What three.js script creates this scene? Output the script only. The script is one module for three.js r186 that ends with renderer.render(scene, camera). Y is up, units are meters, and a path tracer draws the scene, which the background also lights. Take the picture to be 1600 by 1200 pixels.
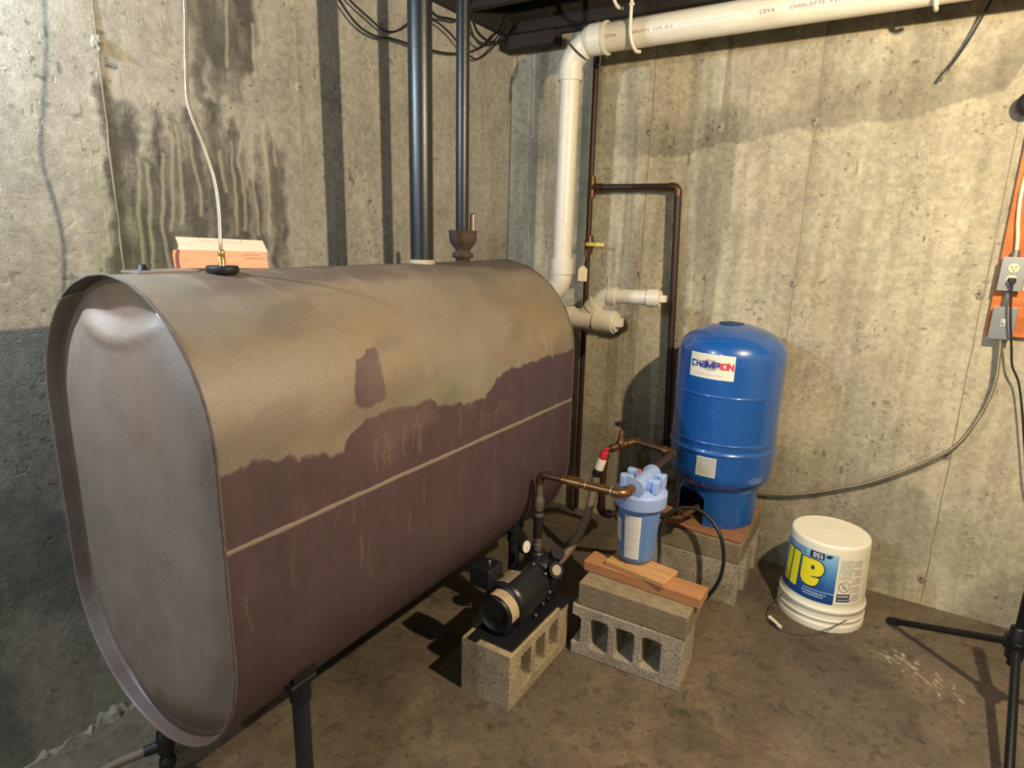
import * as THREE from 'three';
import { RoundedBoxGeometry } from 'three/addons/geometries/RoundedBoxGeometry.js';
import { mergeGeometries } from 'three/addons/utils/BufferGeometryUtils.js';

// ---------------------------------------------------------------- camera, exposure, lamps
const scene = new THREE.Scene();
scene.background = new THREE.Color(0x000000);
const camera = new THREE.PerspectiveCamera(63.44, 4 / 3, 0.05, 40);
camera.position.set(1.9144, 1.5125, 2.9788);
camera.rotation.order = 'YXZ';
camera.rotation.set(-0.239, 0.559, 0.0275);
const renderer = new THREE.WebGLRenderer({ antialias: true });
renderer.toneMapping = THREE.LinearToneMapping;
renderer.toneMappingExposure = 1.0;
renderer.shadowMap.enabled = true;
// the bare bulbs of the cellar: a warm one on a cord, three cool ones along the ceiling behind
const WARM = { pos: [2.42, 2.16, 1.68], color: [1, 0.82, 0.555], cd: 17 };
const COOL = [
  { pos: [0.085, 2.17, 2.77], color: [0.70, 0.85, 1], cd: 8.5 },
  { pos: [0.75, 2.3, 4.4], color: [0.80, 0.91, 1], cd: 4.4 },
  { pos: [1.5, 2.3, 5.9], color: [0.80, 0.91, 1], cd: 6 },
];

// ---------------------------------------------------------------- helpers
const V = (x, y, z) => new THREE.Vector3(x, y, z);
const v3 = (a) => (a.isVector3 ? a.clone() : V(...a));
let seed = 12345;
const rnd = () => { seed = (seed + 0x6d2b79f5) | 0; let t = Math.imul(seed ^ (seed >>> 15), 1 | seed); t = (t + Math.imul(t ^ (t >>> 7), 61 | t)) ^ t; return ((t ^ (t >>> 14)) >>> 0) / 4294967296; };
const clamp = (x, a = 0, b = 1) => Math.min(b, Math.max(a, x));
const mix = (a, b, t) => a + (b - a) * t;
const sstep = (a, b, x) => { const t = clamp((x - a) / (b - a)); return t * t * (3 - 2 * t); };
const HN = 512, HT = new Float32Array(HN * HN); for (let i = 0; i < HT.length; i++) HT[i] = rnd();
function vn(x, y) {
  const xi = Math.floor(x), yi = Math.floor(y); let fx = x - xi, fy = y - yi; fx = fx * fx * (3 - 2 * fx); fy = fy * fy * (3 - 2 * fy);
  const a = (yi & 511) * HN, b = ((yi + 1) & 511) * HN, c = xi & 511, d = (xi + 1) & 511;
  return mix(mix(HT[a + c], HT[a + d], fx), mix(HT[b + c], HT[b + d], fx), fy);
}
function fbm(x, y, o = 4) { let s = 0, a = 0.5, n = 0; for (let i = 0; i < o; i++) { s += a * vn(x, y); n += a; a *= 0.5; x = x * 2.03 + 17.3; y = y * 2.03 + 9.1; } return s / n; }
function dataTex(w, h, fn, srgb = true) {
  const d = new Uint8Array(w * h * 4);
  for (let y = 0, i = 0; y < h; y++) for (let x = 0; x < w; x++, i += 4) {
    const c = fn((x + 0.5) / w, (y + 0.5) / h, x, y);
    d[i] = clamp(c[0], 0, 255); d[i + 1] = clamp(c[1], 0, 255); d[i + 2] = clamp(c[2], 0, 255); d[i + 3] = 255;
  }
  const t = new THREE.DataTexture(d, w, h); t.magFilter = THREE.LinearFilter; t.minFilter = THREE.LinearFilter; t.wrapS = t.wrapT = THREE.RepeatWrapping;
  if (srgb) t.colorSpace = THREE.SRGBColorSpace; t.needsUpdate = true; return t;
}
function canvasTex(w, h, draw) {
  const c = document.createElement('canvas'); c.width = w; c.height = h; draw(c.getContext('2d'), w, h);
  const t = new THREE.CanvasTexture(c); t.colorSpace = THREE.SRGBColorSpace; return t;
}
function canvasMask(w, h, draw) { const c = document.createElement('canvas'); c.width = w; c.height = h; const g = c.getContext('2d'); g.fillStyle = '#000'; g.fillRect(0, 0, w, h); draw(g, w, h); return g.getImageData(0, 0, w, h).data; }
const std = (o) => new THREE.MeshStandardMaterial(o);
const phys = (o) => new THREE.MeshPhysicalMaterial(o);

const used = new Map();
function numbered(n) { const k = used.get(n) || 0; used.set(n, k + 1); return k ? n + '_' + String(k).padStart(3, '0') : n; }
function mesh(name, geo, mat, label) { const m = new THREE.Mesh(geo, mat); m.name = name; m.castShadow = m.receiveShadow = true; if (label) m.userData.label = label; return m; }
function thing(name, label, category, pos = [0, 0, 0], group) {
  const o = new THREE.Group(); o.name = numbered(name); o.position.set(...pos); o.userData = { label, category }; if (group) o.userData.group = group; scene.add(o); return o;
}
// geometry comes in room coordinates; it is moved into its thing's frame
function part(parent, name, geo, mat, label) {
  let off = V(0, 0, 0); for (let p = parent; p && p !== scene; p = p.parent) off.add(p.position);
  geo.translate(-off.x, -off.y, -off.z); const m = mesh(name, geo, mat, label); parent.add(m); return m;
}
function single(name, geo, mat, label, category, group) {
  geo.computeBoundingBox(); const b = geo.boundingBox, p = [(b.min.x + b.max.x) / 2, b.min.y, (b.min.z + b.max.z) / 2];
  geo.translate(-p[0], -p[1], -p[2]); const m = mesh(numbered(name), geo, mat); m.position.set(...p); m.userData = { label, category }; if (group) m.userData.group = group; scene.add(m); return m;
}
function struct(name, geo, mat, label) { const m = mesh(name, geo, mat); m.userData = { kind: 'structure', label }; scene.add(m); return m; }
function norm(g) { const n = g.index ? g.toNonIndexed() : g; for (const k of Object.keys(n.attributes)) if (!['position', 'normal', 'uv'].includes(k)) n.deleteAttribute(k); return n; }
const merge = (l) => mergeGeometries(l.map(norm));
function cyl(a, b, r, r2 = r, seg = 20, open = false) {
  a = v3(a); b = v3(b); const d = b.clone().sub(a), L = d.length();
  const g = new THREE.CylinderGeometry(r2, r, L, seg, 1, open); g.translate(0, L / 2, 0);
  g.applyQuaternion(new THREE.Quaternion().setFromUnitVectors(V(0, 1, 0), d.normalize())); g.translate(a.x, a.y, a.z); return g;
}
function lathe(prof, base, dir = [0, 1, 0], seg = 36) {
  const g = new THREE.LatheGeometry(prof.map(([r, y]) => new THREE.Vector2(Math.max(r, 1e-5), y)), seg);
  g.applyQuaternion(new THREE.Quaternion().setFromUnitVectors(V(0, 1, 0), v3(dir).normalize())); g.translate(...base); return g;
}
function box(w, h, d, x, y, z, r = 0.003, ry = 0) { const g = new RoundedBoxGeometry(w, h, d, 2, Math.min(r, w / 2.01, h / 2.01, d / 2.01)); if (ry) g.rotateY(ry); g.translate(x, y, z); return g; }
function tube(pts, r, n = 60, seg = 10) { return new THREE.TubeGeometry(new THREE.CatmullRomCurve3(pts.map(v3), false, 'centripetal'), n, r, seg, false); }
// quarter (or other) bend between two straight directions about corner p
function bend(p, a, b, R, r, seg = 16) {
  p = v3(p); a = v3(a).normalize(); b = v3(b).normalize();
  const half = Math.acos(clamp(a.dot(b), -1, 1)) / 2, t = R * Math.tan(half), s = p.clone().addScaledVector(a, -t), n = b.clone().addScaledVector(a, -a.dot(b)).normalize(), c = s.clone().addScaledVector(n, R);
  const pts = []; for (let i = 0; i <= 12; i++) { const f = (2 * half * i) / 12; pts.push(c.clone().addScaledVector(n, -R * Math.cos(f)).addScaledVector(a, R * Math.sin(f))); }
  return { geo: new THREE.TubeGeometry(new THREE.CatmullRomCurve3(pts), 14, r, seg, false), start: s, end: p.clone().addScaledVector(b, t) };
}
// a copper/iron sweat elbow with two hubs
function elbow(p, a, b, R, r, hub = 1.12) {
  const e = bend(p, a, b, R, r), A = v3(a).normalize(), B = v3(b).normalize(), h = r * 1.1;
  return merge([e.geo, cyl(e.start.clone().addScaledVector(A, -h), e.start.clone().addScaledVector(A, h * 0.15), r * hub, r * hub, 18), cyl(e.end.clone().addScaledVector(B, -h * 0.15), e.end.clone().addScaledVector(B, h), r * hub, r * hub, 18)]);
}
function uvPlanar(g, fu, fv) { const p = g.attributes.position, uv = g.attributes.uv; for (let i = 0; i < p.count; i++) uv.setXY(i, fu(p.getX(i), p.getY(i), p.getZ(i)), fv(p.getX(i), p.getY(i), p.getZ(i))); return g; }
function grid(nu, nv, fn, uvf) {
  const pos = [], uv = [], idx = [];
  for (let j = 0; j <= nv; j++) for (let i = 0; i <= nu; i++) { const p = fn(i / nu, j / nv); pos.push(p[0], p[1], p[2]); const q = uvf ? uvf(i / nu, j / nv) : [i / nu, j / nv]; uv.push(q[0], q[1]); }
  for (let j = 0; j < nv; j++) for (let i = 0; i < nu; i++) { const a = j * (nu + 1) + i, b = a + 1, c = a + nu + 1, d = c + 1; idx.push(a, b, d, a, d, c); }
  const g = new THREE.BufferGeometry(); g.setAttribute('position', new THREE.Float32BufferAttribute(pos, 3)); g.setAttribute('uv', new THREE.Float32BufferAttribute(uv, 2)); g.setIndex(idx); g.computeVertexNormals(); return g;
}
function rough(g, amt, f) { const p = g.attributes.position, n = g.attributes.normal; for (let i = 0; i < p.count; i++) { const x = p.getX(i), y = p.getY(i), z = p.getZ(i), d = (fbm(x * f + z * f * 0.7, y * f - z * f * 0.6, 3) - 0.5) * amt; p.setXYZ(i, x + n.getX(i) * d, y + n.getY(i) * d, z + n.getZ(i) * d); } g.computeVertexNormals(); return g; }

// ---------------------------------------------------------------- concrete of the room
const WU = 3.4, WV = 2.6, TS = 2048;
const bumpTex = dataTex(1024, 1024, (u, v) => {
  const a = fbm(u * 24, v * 24, 4), b = vn(u * 256, v * 256), pit = sstep(0.80, 0.9, vn(u * 90 + 40, v * 90)) * sstep(0.5, 0.7, vn(u * 30, v * 30 + 77));
  const h = 150 + (a - 0.5) * 120 + (b - 0.5) * 45 - pit * 110; return [h, h, h];
}, false);
function concreteBase(x, y, sx, o) {     // metres in, tone factors out
  const broad = fbm(x * 1.6 + sx, y * 1.3 + sx * 2, 4) - 0.5, mid = fbm(x * 9 + sx, y * 7 + 3, 4) - 0.5, fine = fbm(x * 60 + sx, y * 60, 3) - 0.5, grain = vn(x * 420, y * 420 + sx) - 0.5;
  const streak = fbm(x * 26 + sx * 3, y * 1.4, 3) - 0.5;
  const pit = sstep(0.80, 0.92, vn(x * 120 + sx, y * 112 + 5)) * sstep(0.5, 0.75, vn(x * 11 + sx, y * 11)), hole = sstep(0.86, 0.93, vn(x * 52 + sx, y * 50 + 31)) * sstep(0.55, 0.7, vn(x * 6 + sx, y * 6 + 8));
  return 1 + broad * 0.22 + mid * 0.18 + fine * 0.24 + grain * 0.14 + streak * (o?.streak ?? 0.12) - pit * 0.22 - hole * 0.22;
}
// wall_left: drip stains. (z, y) in metres
const drips = [[[1.968, 1.69], [1.983, 1.53], [1.982, 1.379]], [[1.946, 1.679], [1.95, 1.545], [1.958, 1.379]], [[1.894, 1.711], [1.918, 1.533], [1.907, 1.377]], [[1.845, 1.798], [1.846, 1.606], [1.859, 1.513]],
  [[1.806, 1.776], [1.806, 1.707], [1.79, 1.624], [1.791, 1.537]], [[1.711, 1.739], [1.701, 1.615]], [[1.666, 1.774], [1.666, 1.618], [1.67, 1.48]], [[1.63, 1.786], [1.644, 1.725], [1.633, 1.65], [1.637, 1.496]],
  [[1.593, 1.805], [1.593, 1.745], [1.594, 1.623], [1.589, 1.48]], [[1.549, 1.842], [1.538, 1.736], [1.535, 1.595], [1.548, 1.481]], [[1.509, 1.801], [1.501, 1.716]], [[1.859, 1.769], [1.891, 1.491]],
  [[1.65, 2.187], [1.663, 1.994]], [[1.561, 2.144], [1.563, 1.987]], [[1.531, 2.18], [1.532, 2.059]]];
const damp = [[[2.05, 1.923], [2.037, 1.884], [2.006, 1.836], [2.002, 1.712], [2.02, 1.3], [2.085, 1.3], [2.05, 1.593], [2.048, 1.743]],
  [[1.769, 2.4], [1.546, 2.4], [1.568, 1.993], [1.7, 1.986], [1.772, 2.05]], [[1.766, 1.878], [1.71, 1.881], [1.694, 1.69], [1.745, 1.685]]];
const maskA = canvasMask(TS, TS, (g) => {
  const X = (z) => (z / WU) * TS, Y = (y) => (y / WV) * TS; g.lineCap = 'round'; g.lineJoin = 'round';
  g.fillStyle = 'rgb(200,0,0)'; for (const p of damp) { g.beginPath(); p.forEach(([z, y], i) => (i ? g.lineTo(X(z), Y(y)) : g.moveTo(X(z), Y(y)))); g.fill(); }
  for (let k = 0; k < 95; k++) { const z = 1.47 + rnd() * 0.56, y1 = 1.84 - rnd() * 0.2, w = 4 + rnd() * 15; g.strokeStyle = `rgba(${120 + rnd() * 110 | 0},0,0,0.75)`; g.lineWidth = w; g.beginPath(); g.moveTo(X(z), Y(y1)); g.lineTo(X(z + (rnd() - 0.5) * 0.03), Y(1.3 + rnd() * 0.12)); g.stroke(); }
  for (let k = 0; k < 14; k++) { const z = 1.55 + rnd() * 0.22, y1 = 2.4; g.strokeStyle = 'rgba(150,0,0,0.6)'; g.lineWidth = 5 + rnd() * 12; g.beginPath(); g.moveTo(X(z), Y(y1)); g.lineTo(X(z + 0.01), Y(1.85 + rnd() * 0.2)); g.stroke(); }
  g.globalCompositeOperation = 'lighter'; g.strokeStyle = 'rgb(0,190,0)';
  for (const p of drips) { for (let s = 0; s < 3; s++) { g.lineWidth = 7 - 1.6 * s; g.beginPath(); p.forEach(([z, y], i) => { const x = X(z) + (rnd() - 0.5) * 3; i ? g.lineTo(x, Y(y)) : g.moveTo(x, Y(y)); }); g.strokeStyle = 'rgba(0,120,0,0.8)'; g.stroke(); } }
});
const blurAt = (m, x, y, c, r) => { let s = 0, n = 0; for (let j = -1; j <= 1; j++) for (let i = -1; i <= 1; i++) { const a = clamp(x + i * r, 0, TS - 1) | 0, b = clamp(y + j * r, 0, TS - 1) | 0; s += m[(b * TS + a) * 4 + c]; n++; } return s / n / 255; };
const texLeft = dataTex(TS, TS, (u, v, px, py) => {
  const z = u * WU, y = v * WV, t = concreteBase(z, y, 3.7), wob = (fbm(z * 20, y * 20, 3) - 0.5) * 26, wob2 = (vn(z * 55, y * 30 + 9) - 0.5) * 16;
  const dk = blurAt(maskA, px + wob, py + wob2, 0, 5) * (0.55 + 0.9 * (fbm(z * 30, y * 12, 3) - 0.2)), lt = blurAt(maskA, px + wob * 0.35, py, 1, 2);
  let k = t * (1 - 0.45 * clamp(dk * 1.6)); let r = 153 * k, g = 149 * k, b = 138 * k;
  r = mix(r, 172, lt * 0.8); g = mix(g, 164, lt * 0.8); b = mix(b, 142, lt * 0.8);
  const moss = sstep(0.52, 0.72, fbm(z * 5 + 8, y * 4, 3)) * sstep(1.75, 1.5, y) * sstep(1.2, 1.4, z) * 0.25; r *= 1 - moss * 0.14; b *= 1 - moss * 0.3;
  const low = sstep(0.47, 0.56, fbm(z * 2.2 + 30, y * 2 + 4, 4)) * sstep(1.15, 1.0, y + (fbm(z * 9, 4, 3) - 0.5) * 0.2) * 0.22; r *= 1 - low; g *= 1 - low * 0.94; b *= 1 - low * 0.9;
  return [r, g, b];
});
const stainB = [[0.0, 1.86], [0.793, 1.856], [0.947, 1.865], [1.08, 1.887], [1.105, 1.916], [1.3, 1.94], [1.525, 1.956], [1.814, 1.969], [1.915, 1.985], [2.099, 2.037], [2.141, 2.137], [3.5, 2.2]];
const lerpCurve = (c, x) => { for (let i = 1; i < c.length; i++) if (x < c[i][0]) return mix(c[i - 1][1], c[i][1], (x - c[i - 1][0]) / (c[i][0] - c[i - 1][0])); return c[c.length - 1][1]; };
const texBack = dataTex(TS, TS, (u, v) => {
  const x = u * WU, y = v * WV; let t = concreteBase(x, y, 11.3, { streak: 0.22 });
  const yb = lerpCurve(stainB, x) + (fbm(x * 12, 2, 3) - 0.5) * 0.06, above = y - yb;
  const st = sstep(0, 0.018, above) * sstep(0.24, 0.05, above - (fbm(x * 6, y * 6, 3) - 0.5) * 0.2) * (0.35 + 1.1 * fbm(x * 7 + 3, y * 7, 3)) * (x > 0.7 ? 1 : 0.4);
  t *= 1 - 0.20 * clamp(st);
  // weathering runs left of the broad panel
  const run = sstep(0.5, 0.72, fbm(x * 17 + 5, y * 1.1, 3)) * sstep(1.5, 1.3, x) * 0.16; t *= 1 - run;
  const low = sstep(0.48, 0.6, fbm(x * 2.4 + 3, y * 2.6 + 44, 4)) * sstep(0.75, 0.5, y + (fbm(x * 8, 9, 3) - 0.5) * 0.35) * 0.12; t *= 1 - low;
  // crack wandering away from the tie under the tee
  return [164 * t, 155 * t, 132 * t];
});
const crust = [[2.024, 0.486], [2.058, 0.476], [2.087, 0.508], [2.107, 0.46], [2.128, 0.497], [2.148, 0.533], [2.173, 0.556], [2.192, 0.583], [2.221, 0.523], [2.235, 0.584]];
const FU = 3.6, FV = 3.6;
const maskF = canvasMask(TS, TS, (g) => {
  const X = (x) => (x / FU) * TS, Y = (z) => (z / FV) * TS; g.lineCap = 'round'; g.strokeStyle = 'rgb(0,200,0)';
  g.lineWidth = 4; g.beginPath(); crust.slice(0, 8).forEach(([x, z], i) => (i ? g.lineTo(X(x), Y(z)) : g.moveTo(X(x), Y(z)))); g.stroke();
  g.fillStyle = 'rgb(0,210,0)'; for (let k = 0; k < 46; k++) { const c = crust[(rnd() * crust.length) | 0]; g.beginPath(); g.arc(X(c[0] + (rnd() - 0.5) * 0.08), Y(c[1] + (rnd() - 0.5) * 0.07), 1 + rnd() * 4, 0, 7); g.fill(); }
});
const texFloor = dataTex(TS, TS, (u, v, px, py) => {
  const x = u * FU, z = v * FV; let t = concreteBase(x, z, 23.1, { streak: 0 });
  const blotch = sstep(0.5, 0.7, fbm(x * 3.1 + 9, z * 3.1 + 2, 4)) * 0.13, spot = sstep(0.64, 0.78, fbm(x * 30 + 4, z * 30, 3)) * 0.16; t *= 1 - blotch - spot;
  const pale = sstep(0.56, 0.70, fbm(x * 4 + 60, z * 4 + 12, 4)) * 0.12; t *= 1 + pale;
  const w = (fbm(x * 40, z * 40, 3) - 0.5) * 20, c = blurAt(maskF, px + w, py + w, 1, 1.6) * sstep(0.3, 0.6, fbm(x * 60, z * 60, 2) + 0.12);
  return [mix(97 * t, 185, c), mix(85 * t, 178, c), mix(69 * t, 162, c)];
});
for (const t of [texLeft, texBack, texFloor]) t.wrapS = t.wrapT = THREE.MirroredRepeatWrapping;
const bumpOf = (rx, ry) => { const b = bumpTex.clone(); b.repeat.set(rx, ry); b.needsUpdate = true; return b; };
const M = {};
M.wallLeft = std({ map: texLeft, bumpMap: bumpOf(WU, WV), bumpScale: 0.0012, roughness: 0.93 });
M.wallBack = std({ map: texBack, bumpMap: bumpOf(WU, WV), bumpScale: 0.0022, roughness: 0.93 });
M.floor = std({ map: texFloor, bumpMap: bumpOf(FU, FV), bumpScale: 0.0025, roughness: 0.82 });
M.plainConcrete = std({ color: 0xc9c4b8, roughness: 0.95 });
M.seam = std({ color: 0x857d6c, roughness: 0.95 });
const RX = 5.0, RZ = 7.0, RH = 2.47;
const floor = struct('floor', uvPlanar(new THREE.BoxGeometry(RX + 0.4, 0.15, RZ + 0.4).translate(RX / 2, -0.075, RZ / 2), (x) => x / FU, (x, y, z) => z / FV), M.floor, 'stained brown grey concrete floor');
const wallLeft = struct('wall_left', uvPlanar(new THREE.BoxGeometry(0.2, RH, RZ + 0.4).translate(-0.1, RH / 2, RZ / 2), (x, y, z) => z / WU, (x, y) => y / WV), M.wallLeft, 'poured concrete wall with drip stains behind the oil tank');
const wallBack = struct('wall_back', uvPlanar(new THREE.BoxGeometry(RX, RH, 0.2).translate(RX / 2, RH / 2, -0.1), (x) => x / WU, (x, y) => y / WV), M.wallBack, 'poured concrete wall behind the blue tank');
struct('wall_right', new THREE.BoxGeometry(0.2, 2.8, RZ + 0.4).translate(RX + 0.1, 1.4, RZ / 2), M.plainConcrete, 'plain concrete wall across the cellar');
struct('wall_front', new THREE.BoxGeometry(RX, 2.8, 0.2).translate(RX / 2, 1.4, RZ + 0.1), M.plainConcrete, 'plain concrete wall at the far end of the cellar');
// joints of the shutter boards: fins of grout left standing on the walls
function fin(u, y0, y1, w, h, place) {
  const pos = [], idx = [], uv = [], n = 46; let o = 0;
  for (let i = 0; i <= n; i++) { const y = mix(y0, y1, i / n), s = (vn(u * 40, y * 14) - 0.5) * 0.006, hh = h * (0.35 + 1.1 * vn(y * 22, u * 9)), ww = w * (0.6 + 0.8 * vn(y * 31 + 5, u)); for (const [a, b] of [[-ww, -0.001], [ww * 0.3, hh], [ww, -0.001]]) { pos.push(...place(u + s + a, y, b)); uv.push(0.3 + a, y); } }
  for (let i = 0; i < n; i++) for (let k = 0; k < 2; k++) { const a = i * 3 + k, b = a + 1, c = a + 3, d = c + 1; idx.push(a, b, d, a, d, c); }
  const g = new THREE.BufferGeometry(); g.setAttribute('position', new THREE.Float32BufferAttribute(pos, 3)); g.setAttribute('uv', new THREE.Float32BufferAttribute(uv, 2)); g.setIndex(idx); g.computeVertexNormals(); return g;
}
M.seam.side = THREE.DoubleSide;
const onLeft = (u, y, h) => [h, y, u], onBack = (u, y, h) => [u, y, h];
for (const z of [0.74, 1.388, 2.042, 2.69, 3.34]) part(wallLeft, 'form_seam', fin(z, 0, RH, 0.003, 0.003, onLeft), M.seam);
for (const x of [0.12, 0.782, 1.108, 1.49, 2.16, 2.8]) part(wallBack, 'form_seam', fin(x, 0, RH, 0.003, 0.0035, onBack), M.seam);
function knob(place, u, y, r) { const g = new THREE.IcosahedronGeometry(r, 3), p = g.attributes.position; for (let i = 0; i < p.count; i++) { const x = p.getX(i), yy = p.getY(i), z = p.getZ(i), q = 0.55 + 0.9 * fbm(x / r * 1.7 + u * 9, yy / r * 1.7 + z / r + y * 7, 3), h = z * 0.45 * q; const [a, b, c] = place(u + x * q * 0.9, y + yy * q * 1.15, h); p.setXYZ(i, a, b, c); } g.computeVertexNormals(); return g; }
M.grout = std({ color: 0x8d8573, roughness: 0.98, side: THREE.DoubleSide });
M.tieHole = std({ color: 0x4b453b, roughness: 1 });
for (const y of [1.99, 1.33, 0.68, 0.12]) {
  for (const x of [0.782, 1.108, 1.49, 2.15]) { const k = part(wallBack, 'form_tie', knob(onBack, x, y, 0.017), M.grout); part(k, 'tie_hole', new THREE.IcosahedronGeometry(0.0045, 1).translate(x - 0.004, y + 0.003, 0.008), M.tieHole); }
  for (const z of [0.74, 1.388, 2.042]) { const k = part(wallLeft, 'form_tie', knob(onLeft, z, y - (z > 2 ? 0.02 : 0), 0.017), M.grout); part(k, 'tie_hole', new THREE.IcosahedronGeometry(0.0045, 1).translate(0.008, y - (z > 2 ? 0.02 : 0), z), M.tieHole); }
}
// crumbled mortar along the foot of the wall behind the tank
{
  const g = grid(520, 6, (a, b) => { const z = mix(0.02, 3.4, a), n = fbm(z * 26, 3, 4), w = 0.004 + 0.022 * sstep(0.35, 0.75, n), f = b * Math.PI / 2; return [w * Math.cos(f) * (0.8 + 0.5 * vn(z * 120, b * 5)) - 0.002, Math.max(-0.002, (0.002 + 0.03 * sstep(0.35, 0.75, fbm(z * 31, 8, 4))) * Math.sin(f) * (0.7 + 0.6 * vn(z * 110, b * 9))), z]; });
  struct('trim_1', g, std({ color: 0x8b8170, roughness: 1, side: THREE.DoubleSide }), 'crumbled pale mortar along the foot of the wall');
}
// ---------------------------------------------------------------- ceiling
function woodTex(c1, c2, w = 512, h = 512, s = 1) { return dataTex(w, h, (u, v) => { const r = fbm(u * 2.2 + s * 7, v * 34 + s, 4), f = fbm(u * 9 + s, v * 160, 3), k = clamp(0.55 * sstep(0.35, 0.7, r) + 0.6 * (f - 0.2)); return [mix(c1[0], c2[0], k), mix(c1[1], c2[1], k), mix(c1[2], c2[2], k)]; }); }
M.joist = std({ map: woodTex([44, 36, 32], [26, 22, 21]), roughness: 0.9 });
M.deck = std({ color: 0x262120, roughness: 0.95 });
const ceiling = struct('ceiling', new THREE.BoxGeometry(RX + 0.4, 0.06, RZ + 0.4).translate(RX / 2, 2.75, RZ / 2), M.deck, 'dark plank subfloor above the joists');
for (const z of [0.06, 0.45, 0.86, 1.27, 1.68, 2.09, 2.5, 2.91, 3.32, 3.73, 4.14, 4.55, 4.96, 5.37, 5.78, 6.19, 6.6]) part(ceiling, 'joist', box(RX, 0.235, 0.042, RX / 2, 2.60, z, 0.003), M.joist);
part(ceiling, 'sill_plate', box(RX, 0.04, 0.19, RX / 2, 2.489, -0.06, 0.004), M.joist);
part(ceiling, 'sill_plate', box(0.19, 0.04, RZ, -0.06, 2.489, RZ / 2, 0.004), M.joist);
part(ceiling, 'rim_board', box(0.045, 0.24, RZ, 0.01, 2.61, RZ / 2, 0.004), M.joist);
struct('trim_2', box(0.30, 0.06, 0.09, 0.17, 2.425, 0.1, 0.006), M.joist, 'short dark timber in the corner under the joists');

// ---------------------------------------------------------------- lamps (out of the frame, seen as glints)
function bulbLamp(spec, i, drop) {
  const [x, y, z] = spec.pos;
  const t = thing('ceiling_lamp', ['warm bare bulb hanging from black cord', 'cool white bare bulb close to the drip-stained wall', 'cool white bare bulb halfway down the cellar ceiling', 'cool white bare bulb toward the far end wall'][i], 'lamp', [x, y, z], i ? 'bare bulbs under the joists' : undefined);
  const col = new THREE.Color().setRGB(...spec.color);
  part(t, 'bulb', lathe([[0, -0.055], [0.018, -0.05], [0.028, -0.035], [0.031, -0.015], [0.027, 0.008], [0.016, 0.035], [0.013, 0.05]], [x, y, z], [0, 1, 0], 24), std({ color: 0xffffff, emissive: col, emissiveIntensity: spec.glow ?? 60, roughness: 0.4 }));
  part(t, 'socket', lathe([[0.013, 0.045], [0.024, 0.05], [0.026, 0.09], [0.018, 0.10], [0.004, 0.105]], [x, y, z], [0, 1, 0], 24), std({ color: i ? 0xe8e4da : 0x1b1a19, roughness: 0.5 }));
  part(t, drop ? 'cord' : 'stem', cyl([x, y + 0.1, z], [x, 2.718, z], drop ? 0.004 : 0.011, undefined, 10), std({ color: 0x1b1a19, roughness: 0.6 }));
  part(t, 'ceiling_plate', lathe([[0, -0.03], [0.04, -0.025], [0.055, 0], [0, 0]].map(([a, b]) => [a, b]), [x, 2.7195, z], [0, 1, 0], 24), std({ color: 0xd8d4ca, roughness: 0.5 }));
  const l = new THREE.PointLight(col, spec.cd, 0, 2); l.castShadow = true; l.shadow.radius = spec.size ?? 1; l.shadow.mapSize.set(2048, 2048); l.shadow.bias = -0.0005; t.add(l);
}
bulbLamp(WARM, 0, true); COOL.forEach((c, i) => bulbLamp(c, i + 1, false));

// ---------------------------------------------------------------- heating oil tank
const TX = 0.51, TY = 0.2865, TZ0 = 0.835, TZ1 = 2.337, R = 0.343, S = 0.432, PER = 2 * Math.PI * R + 2 * S;
function stadium(v) {   // v: metres along the girth from the ridge, toward the room side first; gives [x, y, nx, ny]
  v = ((v % PER) + PER) % PER; const q = (Math.PI / 2) * R;
  if (v < q) { const a = v / R; return [Math.sin(a) * R, R + S + Math.cos(a) * R, Math.sin(a), Math.cos(a)]; } v -= q;
  if (v < S) return [R, R + S - v, 1, 0]; v -= S;
  if (v < 2 * q) { const a = v / R; return [Math.cos(a) * R, R - Math.sin(a) * R, Math.cos(a), -Math.sin(a)]; } v -= 2 * q;
  if (v < S) return [-R, R + v, -1, 0]; v -= S;
  const a = v / R; return [-Math.cos(a) * R, R + S + Math.sin(a) * R, -Math.cos(a), Math.sin(a)];
}
const redEdge = [[2.36, 0.548], [2.331, 0.551], [2.283, 0.551], [2.196, 0.563], [2.141, 0.577], [2.133, 0.566], [2.057, 0.587], [2.013, 0.598], [2.007, 0.571], [1.978, 0.558], [1.955, 0.545], [1.915, 0.535], [1.878, 0.529], [1.764, 0.545], [1.714, 0.541], [1.544, 0.586], [1.441, 0.586], [1.371, 0.537], [1.33, 0.522], [1.102, 0.519], [0.82, 0.517]];
const redPatch = [[1.966, 0.50], [1.968, 0.47], [1.961, 0.431], [1.935, 0.385], [1.90, 0.366], [1.868, 0.36], [1.87, 0.409], [1.872, 0.466], [1.876, 0.50], [1.91, 0.512], [1.945, 0.515]];
const TW = 1024, TH = 2048, ZL = TZ1 - TZ0;
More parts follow.
